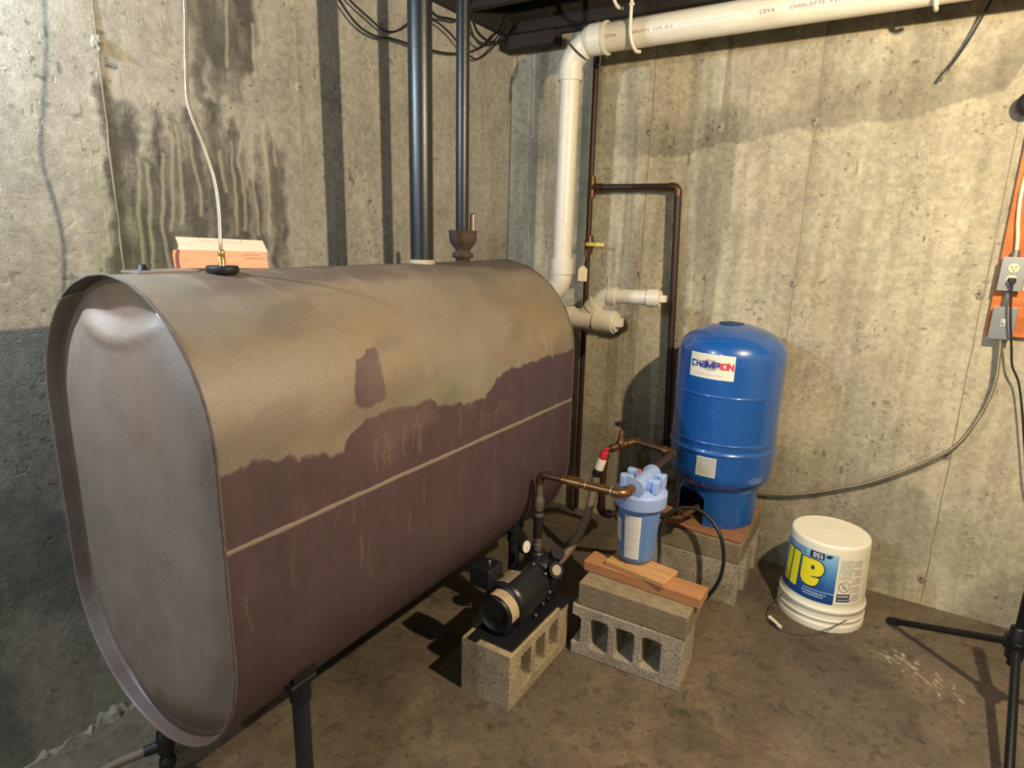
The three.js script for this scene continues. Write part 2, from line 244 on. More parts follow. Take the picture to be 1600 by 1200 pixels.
const maskT = canvasMask(TW, TH, (g) => {
  const X = (z) => ((z - TZ0) / ZL) * TW, Y = (v) => (v / PER) * TH; g.fillStyle = 'rgb(255,0,0)';
  g.beginPath(); redEdge.forEach(([z, v], i) => (i ? g.lineTo(X(z), Y(v)) : g.moveTo(X(z), Y(v)))); g.lineTo(X(0.8), Y(1.36)); g.lineTo(X(2.4), Y(1.36)); g.fill();
  g.beginPath(); redPatch.forEach(([z, v], i) => (i ? g.lineTo(X(z), Y(v)) : g.moveTo(X(z), Y(v)))); g.fill();
  g.strokeStyle = 'rgb(0,200,0)'; g.lineWidth = 2;   // pale scrapes and runs
  for (let k = 0; k < 26; k++) { const z = 0.9 + rnd() * 1.4, v = 0.62 + rnd() * 0.25; g.beginPath(); g.moveTo(X(z), Y(v)); g.lineTo(X(z + (rnd() - 0.5) * 0.01), Y(v + 0.03 + rnd() * 0.1)); g.globalAlpha = 0.25 + rnd() * 0.5; g.stroke(); }
  g.globalAlpha = 0.7; for (let k = 0; k < 9; k++) { const z = 1.35 + rnd() * 0.6, v = 0.55 + rnd() * 0.05; g.beginPath(); g.moveTo(X(z), Y(v)); g.lineTo(X(z + (rnd() - 0.5) * 0.02), Y(v + 0.09)); g.stroke(); }
});
const mT = (px, py, c) => { px = clamp(px, 0, TW - 1) | 0; py = clamp(py, 0, TH - 1) | 0; return maskT[(py * TW + px) * 4 + c] / 255; };
const texShell = dataTex(TW, TH, (u, v, px, py) => {
  const z = TZ0 + u * ZL, s = v * PER, wx = (fbm(z * 22, s * 22, 4) - 0.5) * 26, wy = (fbm(z * 30 + 9, s * 18, 4) - 0.5) * 26;
  const red = (mT(px + wx, py + wy, 0) + mT(px + wx + 2, py + wy + 1, 0) + mT(px + wx - 2, py + wy - 2, 0)) / 3;
  const broad = fbm(z * 2.2 + 5, s * 2.6, 4) - 0.5, mid = fbm(z * 11, s * 11 + 5, 4) - 0.5, gr = vn(z * 300, s * 300) - 0.5, run = fbm(z * 40, s * 3, 3) - 0.5;
  // upper coat: tan grey paint with yellowish and greenish clouds, brown grime settled along the ridge in patches
  const k = 1 + broad * 0.16 + mid * 0.14 + gr * 0.07, warm = fbm(z * 2.7 + 40, s * 3.1 + 12, 3) - 0.5;
  let r = (117 + warm * 17) * k, g = (105 + warm * 1) * k, b = (90 - warm * 17) * k;
  const ridge = Math.min(s, PER - s), grime = sstep(0.44, 0.62, fbm(z * 3.4 + 2, s * 4 + 31, 4) + sstep(2.05, 1.7, z) * 0.16 - 0.02) * sstep(0.17, 0.09, ridge + (fbm(z * 6, s * 6, 4) - 0.5) * 0.14);
  r = mix(r, 84, grime * 0.75); g = mix(g, 72, grime * 0.75); b = mix(b, 65, grime * 0.75);
  const over = sstep(0.34, 0.5, s) * sstep(0.72, 0.6, s) * sstep(0.44, 0.62, fbm(z * 4 + 12, s * 7 + 3, 4)) * sstep(2.0, 1.85, z); r = mix(r, 118 * k, over); g = mix(g, 113 * k, over); b = mix(b, 97 * k, over);
  const scuff = sstep(0.62, 0.74, fbm(z * 34 + s * 9, s * 5 - z * 6, 4)) * sstep(0.5, 0.62, fbm(z * 3 + 7, s * 3, 3)) * 0.35; r = mix(r, 146, scuff); g = mix(g, 131, scuff); b = mix(b, 108, scuff);
  const smear = sstep(0.5, 0.75, fbm(z * 4 - s * 4, s * 8 + 3, 4)) * 0.10; r *= 1 - smear; g *= 1 - smear * 0.96; b *= 1 - smear * 0.9;
  const k2 = 1 + broad * 0.12 + mid * 0.16 + run * 0.10 + gr * 0.06, thin = sstep(0.42, 0.62, fbm(z * 8 + 3, s * 9, 4)) * sstep(0.72, 0.6, s) * sstep(2.02, 1.85, z) * sstep(1.05, 1.35, z);
  let R2 = mix(70, 88, thin) * k2, G2 = mix(54, 71, thin) * k2, B2 = mix(58, 67, thin) * k2;
  const sc = mT(px + wx * 0.15, py, 1) * 0.35; R2 = mix(R2, 120, sc); G2 = mix(G2, 98, sc); B2 = mix(B2, 88, sc);
  return [mix(r, R2, red), mix(g, G2, red), mix(b, B2, red)];
});
M.shell = phys({ map: texShell, roughness: 0.55, bumpMap: bumpOf(ZL, PER), bumpScale: 0.0007, clearcoat: 0.1, clearcoatRoughness: 0.5 });
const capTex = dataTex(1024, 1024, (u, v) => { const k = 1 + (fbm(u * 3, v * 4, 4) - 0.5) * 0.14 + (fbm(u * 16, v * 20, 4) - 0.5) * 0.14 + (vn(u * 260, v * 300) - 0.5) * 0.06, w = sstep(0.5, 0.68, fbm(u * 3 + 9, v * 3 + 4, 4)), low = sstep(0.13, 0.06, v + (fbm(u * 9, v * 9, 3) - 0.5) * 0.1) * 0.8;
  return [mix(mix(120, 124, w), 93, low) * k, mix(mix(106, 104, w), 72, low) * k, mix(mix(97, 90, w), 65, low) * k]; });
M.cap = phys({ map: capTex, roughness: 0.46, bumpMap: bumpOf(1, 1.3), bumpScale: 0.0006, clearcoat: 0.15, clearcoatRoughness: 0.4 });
M.weld = std({ color: 0x574e46, roughness: 0.8 });
M.weldRed = std({ color: 0x83685a, roughness: 0.85 });
const tank = thing('oil_tank', 'large oval steel heating oil tank, tan paint above dark red primer', 'oil tank', [TX, 0, (TZ0 + TZ1) / 2]);
part(tank, 'shell', grid(60, 160, (a, b) => { const [x, y] = stadium(b * PER); const d = (fbm(a * 3, b * 9, 3) - 0.5) * 0.004; const [, , nx, ny] = stadium(b * PER); return [TX + x + nx * d * Math.sin(a * Math.PI), TY + y + ny * d * Math.sin(a * Math.PI), mix(TZ0, TZ1, a)]; }), M.shell);
M.shell.side = THREE.DoubleSide;
function headGeo(zRim, dir) {
  // rings from the rim inward: lip, trough, then a flat dish with a pressed pocket at the top
  const rings = [[1, 0], [0.995, 0.002], [0.989, 0.000], [0.986, -0.006], [0.984, -0.026], [0.976, -0.036], [0.965, -0.038], [0.945, -0.037], [0.91, -0.032], [0.87, -0.025], [0.82, -0.0165], [0.77, -0.010], [0.71, -0.0055], [0.62, -0.002], [0.5, 0], [0.35, 0.002], [0.15, 0.003], [0, 0.003]];
  const zAt = (s) => { for (let i = 1; i < rings.length; i++) if (s >= rings[i][0]) return mix(rings[i][1], rings[i - 1][1], (s - rings[i][0]) / (rings[i - 1][0] - rings[i][0])); return 0.003; };
  const NR = 90;
  return grid(160, NR, (a, b) => {
    const [sx, sy] = stadium(a * PER); const cy = clamp(sy, R, R + S);   // shrink toward the straight spine
    const s = b < 0.4 ? mix(1, 0.94, b / 0.4) : mix(0.94, 0, (b - 0.4) / 0.6);
    const x = sx * s, y = cy + (sy - cy) * s; let z = zAt(s);
    if (dir > 0) { const edge = 1.0 + 1.9 * (x * x), over = y - edge; const pocket = sstep(-0.012, 0.03, over); z = mix(z, Math.min(z, -0.036), pocket); z += 0.004 * Math.exp(-Math.pow((over + 0.02) / 0.016, 2)) * sstep(0.92, 0.8, s); }
    const dent = (fbm(x * 5 + 3, y * 5, 3) - 0.5) * 0.006 * sstep(0.95, 0.8, s);
    return [TX + x, TY + y, zRim + dir * (z + dent)];
  }, (a, b) => { const [sx, sy] = stadium(a * PER), cy = clamp(sy, R, R + S), s = b < 0.4 ? mix(1, 0.94, b / 0.4) : mix(0.94, 0, (b - 0.4) / 0.6); return [(sx * s + R) / (2 * R), (cy + (sy - cy) * s) / (2 * R + S)]; });
}
M.cap.side = THREE.DoubleSide;
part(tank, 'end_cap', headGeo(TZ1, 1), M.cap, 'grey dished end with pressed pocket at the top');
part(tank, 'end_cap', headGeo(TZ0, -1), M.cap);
function ringWeld(z) { const pts = []; for (let i = 0; i < 220; i++) { const [x, y, nx, ny] = stadium((i / 220) * PER), d = 0.001 + (vn(i * 0.9, z * 3) - 0.5) * 0.003; pts.push(V(TX + x + nx * d, TY + y + ny * d, z)); } return new THREE.TubeGeometry(new THREE.CatmullRomCurve3(pts, true), 440, 0.0032, 6, true); }
part(tank, 'rim_weld', ringWeld(TZ1 - 0.003), M.weld); part(tank, 'rim_weld', ringWeld(TZ0 + 0.003), M.weld);
{ // lengthwise weld: a low lumpy bead on the room side
  const g = grid(200, 6, (a, b) => { const z = mix(TZ0 + 0.005, TZ1 - 0.005, a), f = b * Math.PI, w = 0.0058 + 0.0025 * vn(z * 60, 3), y = 0.877 + 0.004 * (fbm(z * 5, 2, 3) - 0.5); return [TX + R - 0.001 + (0.004 + 0.002 * vn(z * 120, b * 3)) * Math.sin(f), y - Math.cos(f) * w, z]; });
  part(tank, 'seam_weld', g, std({ color: 0x74675c, roughness: 0.8, side: THREE.DoubleSide }), 'pale lengthwise weld bead');
}
M.blackIron = std({ color: 0x17181b, roughness: 0.55, metalness: 0.2 });
M.legPaint = std({ color: 0x23252b, roughness: 0.5, metalness: 0.2 });
for (const [x, z] of [[0.8, 2.14], [0.22, 2.14], [0.8, 1.15], [0.22, 1.15]]) {
  const s = x > TX ? 1 : -1, l = part(tank, 'leg', merge([cyl([x, 0.004, z], [x, 0.415, z], 0.0212, undefined, 24), lathe([[0, 0], [0.026, 0], [0.027, 0.006], [0.022, 0.012], [0.0212, 0.02]], [x, 0, z])]), M.legPaint);
  part(l, 'leg_socket', merge([cyl([x, 0.385, z], [x, 0.432, z], 0.0265, undefined, 24), box(0.012, 0.07, 0.07, x + s * 0.005, 0.452, z - 0.01, 0.003), box(0.05, 0.012, 0.075, x - s * 0.006, 0.436, z, 0.003)]), M.blackIron);
}
part(tank, 'top_plate', box(0.075, 0.006, 0.14, 0.486, 1.4065, 2.20, 0.002), M.cap, 'thin plate on the tank ridge');
part(tank, 'plug', lathe([[0, 0.014], [0.008, 0.014], [0.010, 0.004], [0.016, 0.003], [0.016, 0]], [0.475, 1.408, 2.235], [0, 1, 0], 6), M.blackIron);
// outlet valve under the near end with the line that leaves it
{
  const t = thing('oil_outlet_valve', 'black shut-off valve under the near end of the oil tank', 'valve', [0.45, 0.12, 2.30]);
  part(t, 'body', merge([cyl([0.45, 0.285, 2.30], [0.45, 0.215, 2.30], 0.014), lathe([[0, 0.05], [0.017, 0.045], [0.021, 0.02], [0.021, -0.015], [0.013, -0.03], [0.008, -0.035]], [0.45, 0.185, 2.30]), cyl([0.45, 0.19, 2.30], [0.43, 0.186, 2.345], 0.015, 0.013)]), M.blackIron);
  part(t, 'lever', box(0.012, 0.012, 0.075, 0.462, 0.238, 2.265, 0.004), M.blackIron);
  part(t, 'knob', lathe([[0, -0.028], [0.016, -0.026], [0.021, -0.012], [0.018, 0.004], [0.006, 0.008], [0.006, 0.02]], [0.45, 0.142, 2.30]), M.blackIron);
  single('oil_line', tube([[0.43, 0.186, 2.343], [0.40, 0.18, 2.41], [0.38, 0.16, 2.52], [0.36, 0.10, 2.72], [0.34, 0.02, 2.9], [0.33, 0.012, 3.2]], 0.0115, 60, 12), std({ color: 0x6d5d4e, roughness: 0.7 }), 'brown oil line leaving the valve under the tank', 'pipe');
}
// fill and vent pipes
M.blackPipe = phys({ color: 0x15171c, roughness: 0.38, metalness: 0.25, clearcoat: 0.25, clearcoatRoughness: 0.35, bumpMap: bumpOf(1, 6), bumpScale: 0.0006 });
M.castIron = std({ color: 0x4a3a31, roughness: 0.7, metalness: 0.25, bumpMap: bumpOf(1, 1), bumpScale: 0.002 });
{
  const t = thing('oil_fill_pipe', 'thick black pipe rising from oil tank to ceiling', 'pipe', [0.51, 1.40, 1.33]);
  part(t, 'pipe', cyl([0.51, 1.412, 1.33], [0.51, 2.70, 1.335], 0.0385, undefined, 40), M.blackPipe);
  part(t, 'collar', lathe([[0.039, 0.012], [0.041, 0.010], [0.044, 0.0], [0.044, -0.003]], [0.51, 1.404, 1.33]), std({ color: 0xa08d76, roughness: 0.7 }), 'pale sealant collar');
  const w = thing('oil_vent_pipe', 'slim black vent pipe in a flared iron fitting on oil tank', 'pipe', [0.51, 1.40, 1.105]);
  part(w, 'pipe', cyl([0.51, 1.50, 1.105], [0.51, 2.70, 1.112], 0.0235, undefined, 32), M.blackPipe);
  part(w, 'bell_fitting', lathe([[0.026, 0], [0.026, 0.018], [0.040, 0.022], [0.040, 0.036], [0.028, 0.042], [0.028, 0.05], [0.046, 0.072], [0.051, 0.09], [0.051, 0.108], [0.053, 0.11], [0.053, 0.118], [0.024, 0.12]], [0.51, 1.397, 1.1]), M.castIron, 'rusty brown flared iron fitting');
  part(w, 'whistle', merge([cyl([0.525, 1.51, 1.062], [0.525, 1.568, 1.062], 0.0105), new THREE.SphereGeometry(0.0105, 16, 10).translate(0.525, 1.568, 1.062)]), std({ color: 0x9a8a7a, roughness: 0.35, metalness: 0.7 }), 'small bright capped tube');
}
// level gauge line with its black flange, and the folded orange paper
{
  M.brass = std({ color: 0xa98a58, roughness: 0.35, metalness: 0.8 });
  const gx = 0.55, gy = 1.4, gz = 2.092, t = thing('gauge_line', 'thin bent metal tube rising from black flange on oil tank', 'tube', [gx, gy, gz]);
  part(t, 'flange', lathe([[0.0, 0.016], [0.034, 0.016], [0.036, 0.012], [0.036, 0.002], [0.03, -0.004], [0, -0.004]], [gx, gy + 0.003, gz], [0, 1, 0], 32), M.blackIron, 'black round flange');
  part(t, 'nut', merge([lathe([[0, 0.022], [0.009, 0.022], [0.009, 0.0], [0.012, 0]], [gx, gy + 0.018, gz], [0, 1, 0], 6), lathe([[0, 0.038], [0.006, 0.038], [0.009, 0.034], [0.009, 0.024], [0.007, 0.022]], [gx, gy + 0.018, gz], [0, 1, 0], 6)]), M.brass, 'brass compression nut');
  part(t, 'tube', tube([[0.55, 1.44, 2.092], [0.55, 1.47, 2.092], [0.538, 1.544, 2.081], [0.525, 1.609, 2.077], [0.51, 1.676, 2.085], [0.49, 1.768, 2.102], [0.475, 1.853, 2.091], [0.46, 1.984, 2.071], [0.45, 2.2, 2.06], [0.45, 2.71, 2.06]], 0.0042, 120, 10), std({ color: 0xb9aa98, roughness: 0.3, metalness: 0.85 }), 'dull silver tube');
}
{
  const paperT = canvasTex(1024, 512, (g, w, h) => {
    g.fillStyle = '#f3a98c'; g.fillRect(0, 0, w, h); for (let i = 0; i < 500; i++) { g.fillStyle = `rgba(${rnd() > 0.5 ? '255,190,160' : '225,130,105'},0.10)`; g.fillRect(rnd() * w, rnd() * h, 30 + rnd() * 120, 3 + rnd() * 20); }
    g.fillStyle = '#f7c4ae'; g.fillRect(0, 0, w, h * 0.47); g.strokeStyle = '#6a4a44'; g.lineWidth = 5; g.strokeRect(w * 0.26, -10, w * 0.47, 62); g.lineWidth = 3;
    for (const y of [0.16, 0.34, 0.40]) { g.beginPath(); g.moveTo(w * 0.1, h * y); g.lineTo(w * 0.93, h * (y + 0.01)); g.globalAlpha = 0.55; g.stroke(); } g.globalAlpha = 0.6;
    g.fillStyle = '#7a4a42'; for (let j = 0; j < 2; j++) for (let i = 0; i < 17; i++) g.fillRect(w * (0.71 + i * 0.0115 + j * 0.04), h * (0.66 + j * 0.09), 8 + rnd() * 4, 14);
  });
  const mat = std({ map: paperT, roughness: 0.85, side: THREE.DoubleSide });
  // one sheet folded lengthwise: front leaf upright, back leaf leaning away
  const prof = [[0.026, 0.0], [0.022, 0.014], [0.019, 0.03], [0.021, 0.042], [0.016, 0.044], [0.009, 0.053], [0.002, 0.063], [-0.006, 0.073]];
  const g = grid(24, prof.length - 1, (a, b) => { const p = prof[Math.round(b * (prof.length - 1))], back = sstep(0.4, 0.65, b), z = mix(2.130 - 0.012 * back - 0.014 * b * back, 1.874 - 0.004 * back, a), curl = 0.003 * Math.sin(a * 5 + b * 3); return [0.392 + p[0] + curl + 0.012 * a, 1.4 + p[1] + 0.008 * (1 - a), z]; }, (a, b) => [a, b]);
  single('paper_leaflet', g, mat, 'folded orange paper leaflet lying on oil tank ridge', 'paper');
}

// ---------------------------------------------------------------- white plastic drain
const pvcTex = canvasTex(2048, 256, (g, w, h) => {
  g.fillStyle = '#d0c8b5'; g.fillRect(0, 0, w, h); for (let i = 0; i < 2600; i++) { g.fillStyle = `rgba(${rnd() > 0.45 ? '150,130,95' : '255,250,235'},${0.03 + rnd() * 0.05})`; g.fillRect(rnd() * w, rnd() * h, 4 + rnd() * 90, 1 + rnd() * 5); }
  for (let i = 0; i < 500; i++) { g.fillStyle = 'rgba(95,80,60,0.22)'; g.fillRect(rnd() * w, rnd() * h, 1 + rnd() * 3, 1 + rnd() * 2); }
});
M.pvc = phys({ map: pvcTex, roughness: 0.42, clearcoat: 0.15, clearcoatRoughness: 0.35 });
M.pvcHub = phys({ color: 0xcfc7b4, roughness: 0.42, clearcoat: 0.15, clearcoatRoughness: 0.35 });
M.print = canvasTex(2048, 64, (g, w, h) => {
  g.fillStyle = '#d0c8b5'; g.fillRect(0, 0, w, h); g.fillStyle = '#7c4436'; g.textBaseline = 'middle';
  const X = (x) => ((x - 0.665) / 1.175) * w; const put = (s, x, px) => { g.font = `bold ${px}px monospace`; g.fillText(s, X(x), h / 2 + 2); };
  put('(DY4', 0.682, 38); put('CHARLOTTE PIPE B/E', 0.79, 30); put('(DY4', 1.30, 40); put('CHARLOTTE PIPE B/E', 1.405, 38);
  g.fillStyle = '#8d6a58'; for (let x = 1.0; x < 1.2; x += 0.012 + rnd() * 0.008) g.fillRect(X(x), h / 2 - 3 + (rnd() - 0.5) * 3, 6 + rnd() * 16, 4); for (let x = 1.62; x < 1.82; x += 0.014 + rnd() * 0.008) g.fillRect(X(x), h / 2 - 2, 6 + rnd() * 16, 4); g.fillRect(X(1.265), h / 2 - 20, 3, 12);
});
{
  const py = (x) => 2.331 + (x - 0.64) * 0.007, pz = 0.30, t = thing('drain_pipe', 'white plastic drain pipe running under ceiling and down beside oil tank', 'pipe', [0.5, 1.0, pz]);
  const run = cyl([0.66, py(0.66), pz], [4.2, py(4.2), pz], 0.057, undefined, 48); part(t, 'horizontal_run', run, M.pvc);
  { // printed line on the side of the run that faces the room
    const g = grid(60, 6, (a, b) => { const x = mix(0.665, 1.84, a), f = mix(-0.42, 0.05, b), r = 0.0574; return [x, py(x) + Math.sin(f) * r, pz + Math.cos(f) * r]; }); part(t, 'printing', g, phys({ map: M.print, roughness: 0.42, clearcoat: 0.15, clearcoatRoughness: 0.35, side: THREE.DoubleSide }), 'small brown printed lettering');
  }
  const VX = 0.5, r3 = 0.0445, rh = 0.052;
  part(t, 'reducer', merge([cyl([0.60, 2.331, pz], [0.672, 2.331, pz], 0.0635, undefined, 40), cyl([0.664, 2.331, pz], [0.674, 2.331, pz], 0.067, undefined, 40), cyl([0.575, 2.331, pz], [0.60, 2.331, pz], 0.055, 0.0635, 40)]), M.pvcHub);
  // two eighth bends
  const d45 = [-0.7071, -0.7071, 0], c1 = V(0.575, 2.331, pz), c2 = V(VX, 2.256, pz);
  const b1 = bend(c1, [-1, 0, 0], d45, 0.085, rh, 32), b2 = bend(c2, d45, [0, -1, 0], 0.085, rh, 32);
  part(t, 'elbow', merge([b1.geo, cyl(b1.start, [0.60, 2.331, pz], rh * 1.06, undefined, 32), cyl(b1.end, b1.end.clone().add(V(...d45).multiplyScalar(0.012)), rh * 1.06, undefined, 32)]), M.pvcHub);
  part(t, 'elbow', merge([b2.geo, cyl(b2.start.clone().add(V(...d45).multiplyScalar(-0.012)), b2.start, rh * 1.02, undefined, 32), cyl(b2.end, b2.end.clone().add(V(0, -0.045, 0)), rh * 1.06, undefined, 32)]), M.pvcHub);
  part(t, 'vertical_run', cyl([VX, 2.2, pz], [VX, 1.36, pz], r3, undefined, 40), M.pvc);
  const b3 = bend([VX, 1.24, pz], [0, -1, 0], [-1, -0.25, 0], 0.11, rh, 32);
  part(t, 'elbow', merge([cyl([VX, 1.40, pz], b3.start, rh * 1.06, undefined, 36), b3.geo, cyl(b3.end, [0.12, 1.145, pz], r3, undefined, 32)]), M.pvcHub);
  // wye with two plugged cleanouts
  const wy = 1.122; part(t, 'wye', merge([cyl([0.10, wy, pz], [0.56, wy, pz], r3, undefined, 36), cyl([0.545, wy, pz], [0.575, wy, pz], 0.0545, undefined, 36), cyl([0.575, wy, pz], [0.70, wy, pz], 0.0475, undefined, 36), cyl([0.695, wy, pz], [0.79, wy, pz], 0.0535, undefined, 36)]), M.pvcHub);
  const br1 = bend([0.735, 1.24, pz], [0.72, 0.69, 0], [1, 0.02, 0], 0.06, 0.037, 28);
  part(t, 'branch', merge([cyl([0.62, wy + 0.005, pz], br1.start, 0.0365, undefined, 28), cyl([0.665, 1.172, pz], [0.695, 1.202, pz], 0.042, undefined, 28), br1.geo, cyl(br1.end, [0.792, 1.242, pz], 0.041, undefined, 28), cyl([0.79, 1.2425, pz], [0.955, 1.246, pz], 0.0335, undefined, 28), cyl([0.945, 1.2455, pz], [0.985, 1.2465, pz], 0.0405, undefined, 28)]), M.pvcHub);
  const plug = (x, y, r) => { const g = [cyl([x, y, pz], [x + 0.016, y, pz], r, r * 0.97, 32)]; g.push(box(0.03, r * 0.85, r * 0.85, x + 0.028, y, pz, 0.004)); return merge(g); };
  part(t, 'cleanout_plug', plug(0.785, wy, 0.046), M.pvcHub); part(t, 'cleanout_plug', plug(0.982, 1.2465, 0.036), M.pvcHub);
  // hooks
  const hook = (x, label, yTop, yBot, zc, group) => { const pts = [[x, yTop, zc + 0.066], [x, yBot + 0.1, zc + 0.066], [x + 0.002, yBot + 0.055, zc + 0.066], [x + 0.006, yBot + 0.02, zc + 0.05], [x + 0.009, yBot, zc + 0.012], [x + 0.01, yBot + 0.006, zc - 0.03]]; const gg = tube(pts, 0.0075, 40, 8); single('pipe_hanger', merge([gg, box(0.02, 0.012, 0.012, x + 0.004, yTop - 0.14, zc + 0.072, 0.003), box(0.018, 0.06, 0.012, x, yTop - 0.02, zc + 0.07, 0.003)]), std({ color: 0xe4dcc8, roughness: 0.5 }), label, 'pipe hanger', group); };
  hook(0.80, 'white plastic pipe hook on drain pipe near its bend', 2.56, py(0.8) - 0.07, pz);
  hook(1.845, 'white plastic pipe hook on drain pipe far from its bend', 2.56, py(1.845) - 0.07, pz);
  hook(0.72, 'empty white plastic hook hanging from joist', 2.60, 2.43, 0.33);
}

// ---------------------------------------------------------------- copper on the back wall
M.copper = std({ color: 0x5e4436, roughness: 0.42, metalness: 0.75 });
M.copperDark = std({ color: 0x3d2d29, roughness: 0.5, metalness: 0.55 });
M.copperFit = std({ color: 0x886746, roughness: 0.33, metalness: 0.85 });
M.solder = std({ color: 0xb9a98c, roughness: 0.35, metalness: 0.8 });
{
  const z = 0.06, t = thing('copper_water_line', 'old brown copper water line on wall with tee and branch to blue tank', 'pipe', [0.52, 0.3, z]);
  part(t, 'riser', cyl([0.506, 2.72, z], [0.53, 0.03, z], 0.0145, undefined, 20), M.copperDark);
  part(t, 'tee', merge([cyl([0.522, 1.69, z], [0.522, 1.79, z], 0.0185), cyl([0.522, 1.74, z], [0.575, 1.74, z], 0.0185)]), M.copper);
  const c = V(0.958, 1.738, z); part(t, 'branch', cyl([0.55, 1.74, z], [0.93, 1.738, z], 0.0145, undefined, 20), M.copperDark);
  part(t, 'elbow', elbow(c, [1, 0, 0], [0.02, -1, 0], 0.024, 0.016), M.copper);
  part(t, 'drop', cyl([0.959, 1.71, z], [1.012, 0.42, z], 0.0165, undefined, 20), M.copperDark);
  const v = part(t, 'ball_valve', merge([lathe([[0.0155, -0.045], [0.019, -0.043], [0.019, -0.025], [0.0235, -0.018], [0.0235, 0.018], [0.019, 0.025], [0.019, 0.043], [0.0155, 0.045]], [0.524, 1.465, z]), cyl([0.524, 1.465, z], [0.524, 1.465, z + 0.038], 0.008)]), M.copper);
  part(v, 'lever', merge([box(0.10, 0.016, 0.005, 0.572, 1.466, z + 0.036, 0.002), box(0.055, 0.019, 0.008, 0.565, 1.466, z + 0.0365, 0.003)]), std({ color: 0xd8c25a, roughness: 0.45 }), 'yellow lever handle');
  single('paper_tag', merge([(() => { const s = new THREE.Shape(); s.moveTo(-0.023, -0.036); s.lineTo(0.023, -0.036); s.lineTo(0.023, 0.024); s.lineTo(0.008, 0.040); s.lineTo(-0.008, 0.040); s.lineTo(-0.023, 0.024); const g = new THREE.ExtrudeGeometry(s, { depth: 0.0012, bevelEnabled: false }); g.rotateY(0.3); g.translate(0.511, 1.318, z + 0.03); return g; })(), cyl([0.512, 1.352, z + 0.031], [0.524, 1.44, z + 0.02], 0.0009, undefined, 6)]), std({ color: 0xeee3c4, roughness: 0.8 }), 'small white paper tag hanging on the copper line', 'tag');
}

// ---------------------------------------------------------------- blue pressure tank on its blocks
const blockTex = dataTex(512, 512, (u, v) => { const k = 1 + (fbm(u * 6, v * 6, 4) - 0.5) * 0.3 + (vn(u * 120, v * 120) - 0.5) * 0.24 + (vn(u * 250, v * 250) - 0.5) * 0.2 - sstep(0.78, 0.9, vn(u * 80 + 3, v * 80)) * 0.3; return [160 * k, 150 * k, 133 * k]; });
const blockBump = dataTex(512, 512, (u, v) => { const h = 140 + (vn(u * 120, v * 120) - 0.5) * 120 + (fbm(u * 30, v * 30, 3) - 0.5) * 120 - sstep(0.78, 0.9, vn(u * 80 + 3, v * 80)) * 90; return [h, h, h]; }, false);
const blockMat = (hex, rx = 3) => { const m = blockTex.clone(), b = blockBump.clone(); m.repeat.set(rx, rx); b.repeat.set(rx, rx); m.needsUpdate = b.needsUpdate = true; return std({ color: hex, map: m, bumpMap: b, bumpScale: 0.003, roughness: 0.97 }); };
M.block = blockMat(0xffffff); M.blockPale = blockMat(0xfff6e4); M.blockDark = blockMat(0xd8d2c8);
const BL = 0.397, BH = 0.194;
function rrect(p, x0, y0, x1, y1, r) { p.moveTo(x0 + r, y0); p.lineTo(x1 - r, y0); p.quadraticCurveTo(x1, y0, x1, y0 + r); p.lineTo(x1, y1 - r); p.quadraticCurveTo(x1, y1, x1 - r, y1); p.lineTo(x0 + r, y1); p.quadraticCurveTo(x0, y1, x0, y1 - r); p.lineTo(x0, y0 + r); p.quadraticCurveTo(x0, y0, x0 + r, y0); return p; }
// block lying with its cores open to the side: face in x-y, depth along z
function sideBlock(holes, notch) {
  const s = new THREE.Shape(), h = BL / 2; s.moveTo(-h, 0); s.lineTo(h, 0); s.lineTo(h, BH); s.lineTo(-h, BH);
  if (notch) { s.lineTo(-h, BH - 0.035); s.lineTo(-h + 0.02, BH - 0.037); s.quadraticCurveTo(-h + 0.035, BH - 0.04, -h + 0.035, BH - 0.055); s.lineTo(-h + 0.035, 0.06); s.quadraticCurveTo(-h + 0.034, 0.045, -h + 0.02, 0.042); s.lineTo(-h, 0.04); }
  for (const [a, b] of holes) s.holes.push(rrect(new THREE.Path(), a, 0.036, b, BH - 0.032, 0.018));
  const g = new THREE.ExtrudeGeometry(s, { depth: BH - 0.006, bevelEnabled: true, bevelSize: 0.003, bevelThickness: 0.003, bevelSegments: 1, curveSegments: 5 }); g.translate(0, 0, -(BH - 0.006) / 2); return g;
}
// block standing upright, its ends hollowed: plan in x-z
function uprightBlock() {
  const s = new THREE.Shape(), h = BL / 2, w = BH / 2, e = 0.022; s.moveTo(-h, -w); s.lineTo(h, -w); s.lineTo(h, -w + 0.034); s.lineTo(h - e, -w + 0.05); s.lineTo(h - e, w - 0.05); s.lineTo(h, w - 0.034); s.lineTo(h, w); s.lineTo(-h, w); s.lineTo(-h, w - 0.034); s.lineTo(-h + e, w - 0.05); s.lineTo(-h + e, -w + 0.05); s.lineTo(-h, -w + 0.034);
  for (const c of [-0.09, 0.09]) s.holes.push(rrect(new THREE.Path(), c - 0.065, -0.063, c + 0.065, 0.063, 0.02));
  const g = new THREE.ExtrudeGeometry(s, { depth: BH - 0.006, bevelEnabled: true, bevelSize: 0.002, bevelThickness: 0.003, bevelSegments: 1, curveSegments: 5 }); g.rotateX(-Math.PI / 2); g.translate(0, 0.003, 0); return g;
}
function placed(name, geo, mat, label, cat, pos, ry, group) { const m = mesh(numbered(name), geo, mat); m.position.set(...pos); m.rotation.y = ry; m.userData = { label, category: cat }; if (group) m.userData.group = group; scene.add(m); return m; }
const solidCap = (w, h, d, a = 0.004) => rough(new RoundedBoxGeometry(w, h, d, 5, 0.005), a, 28).translate(0, h / 2, 0);
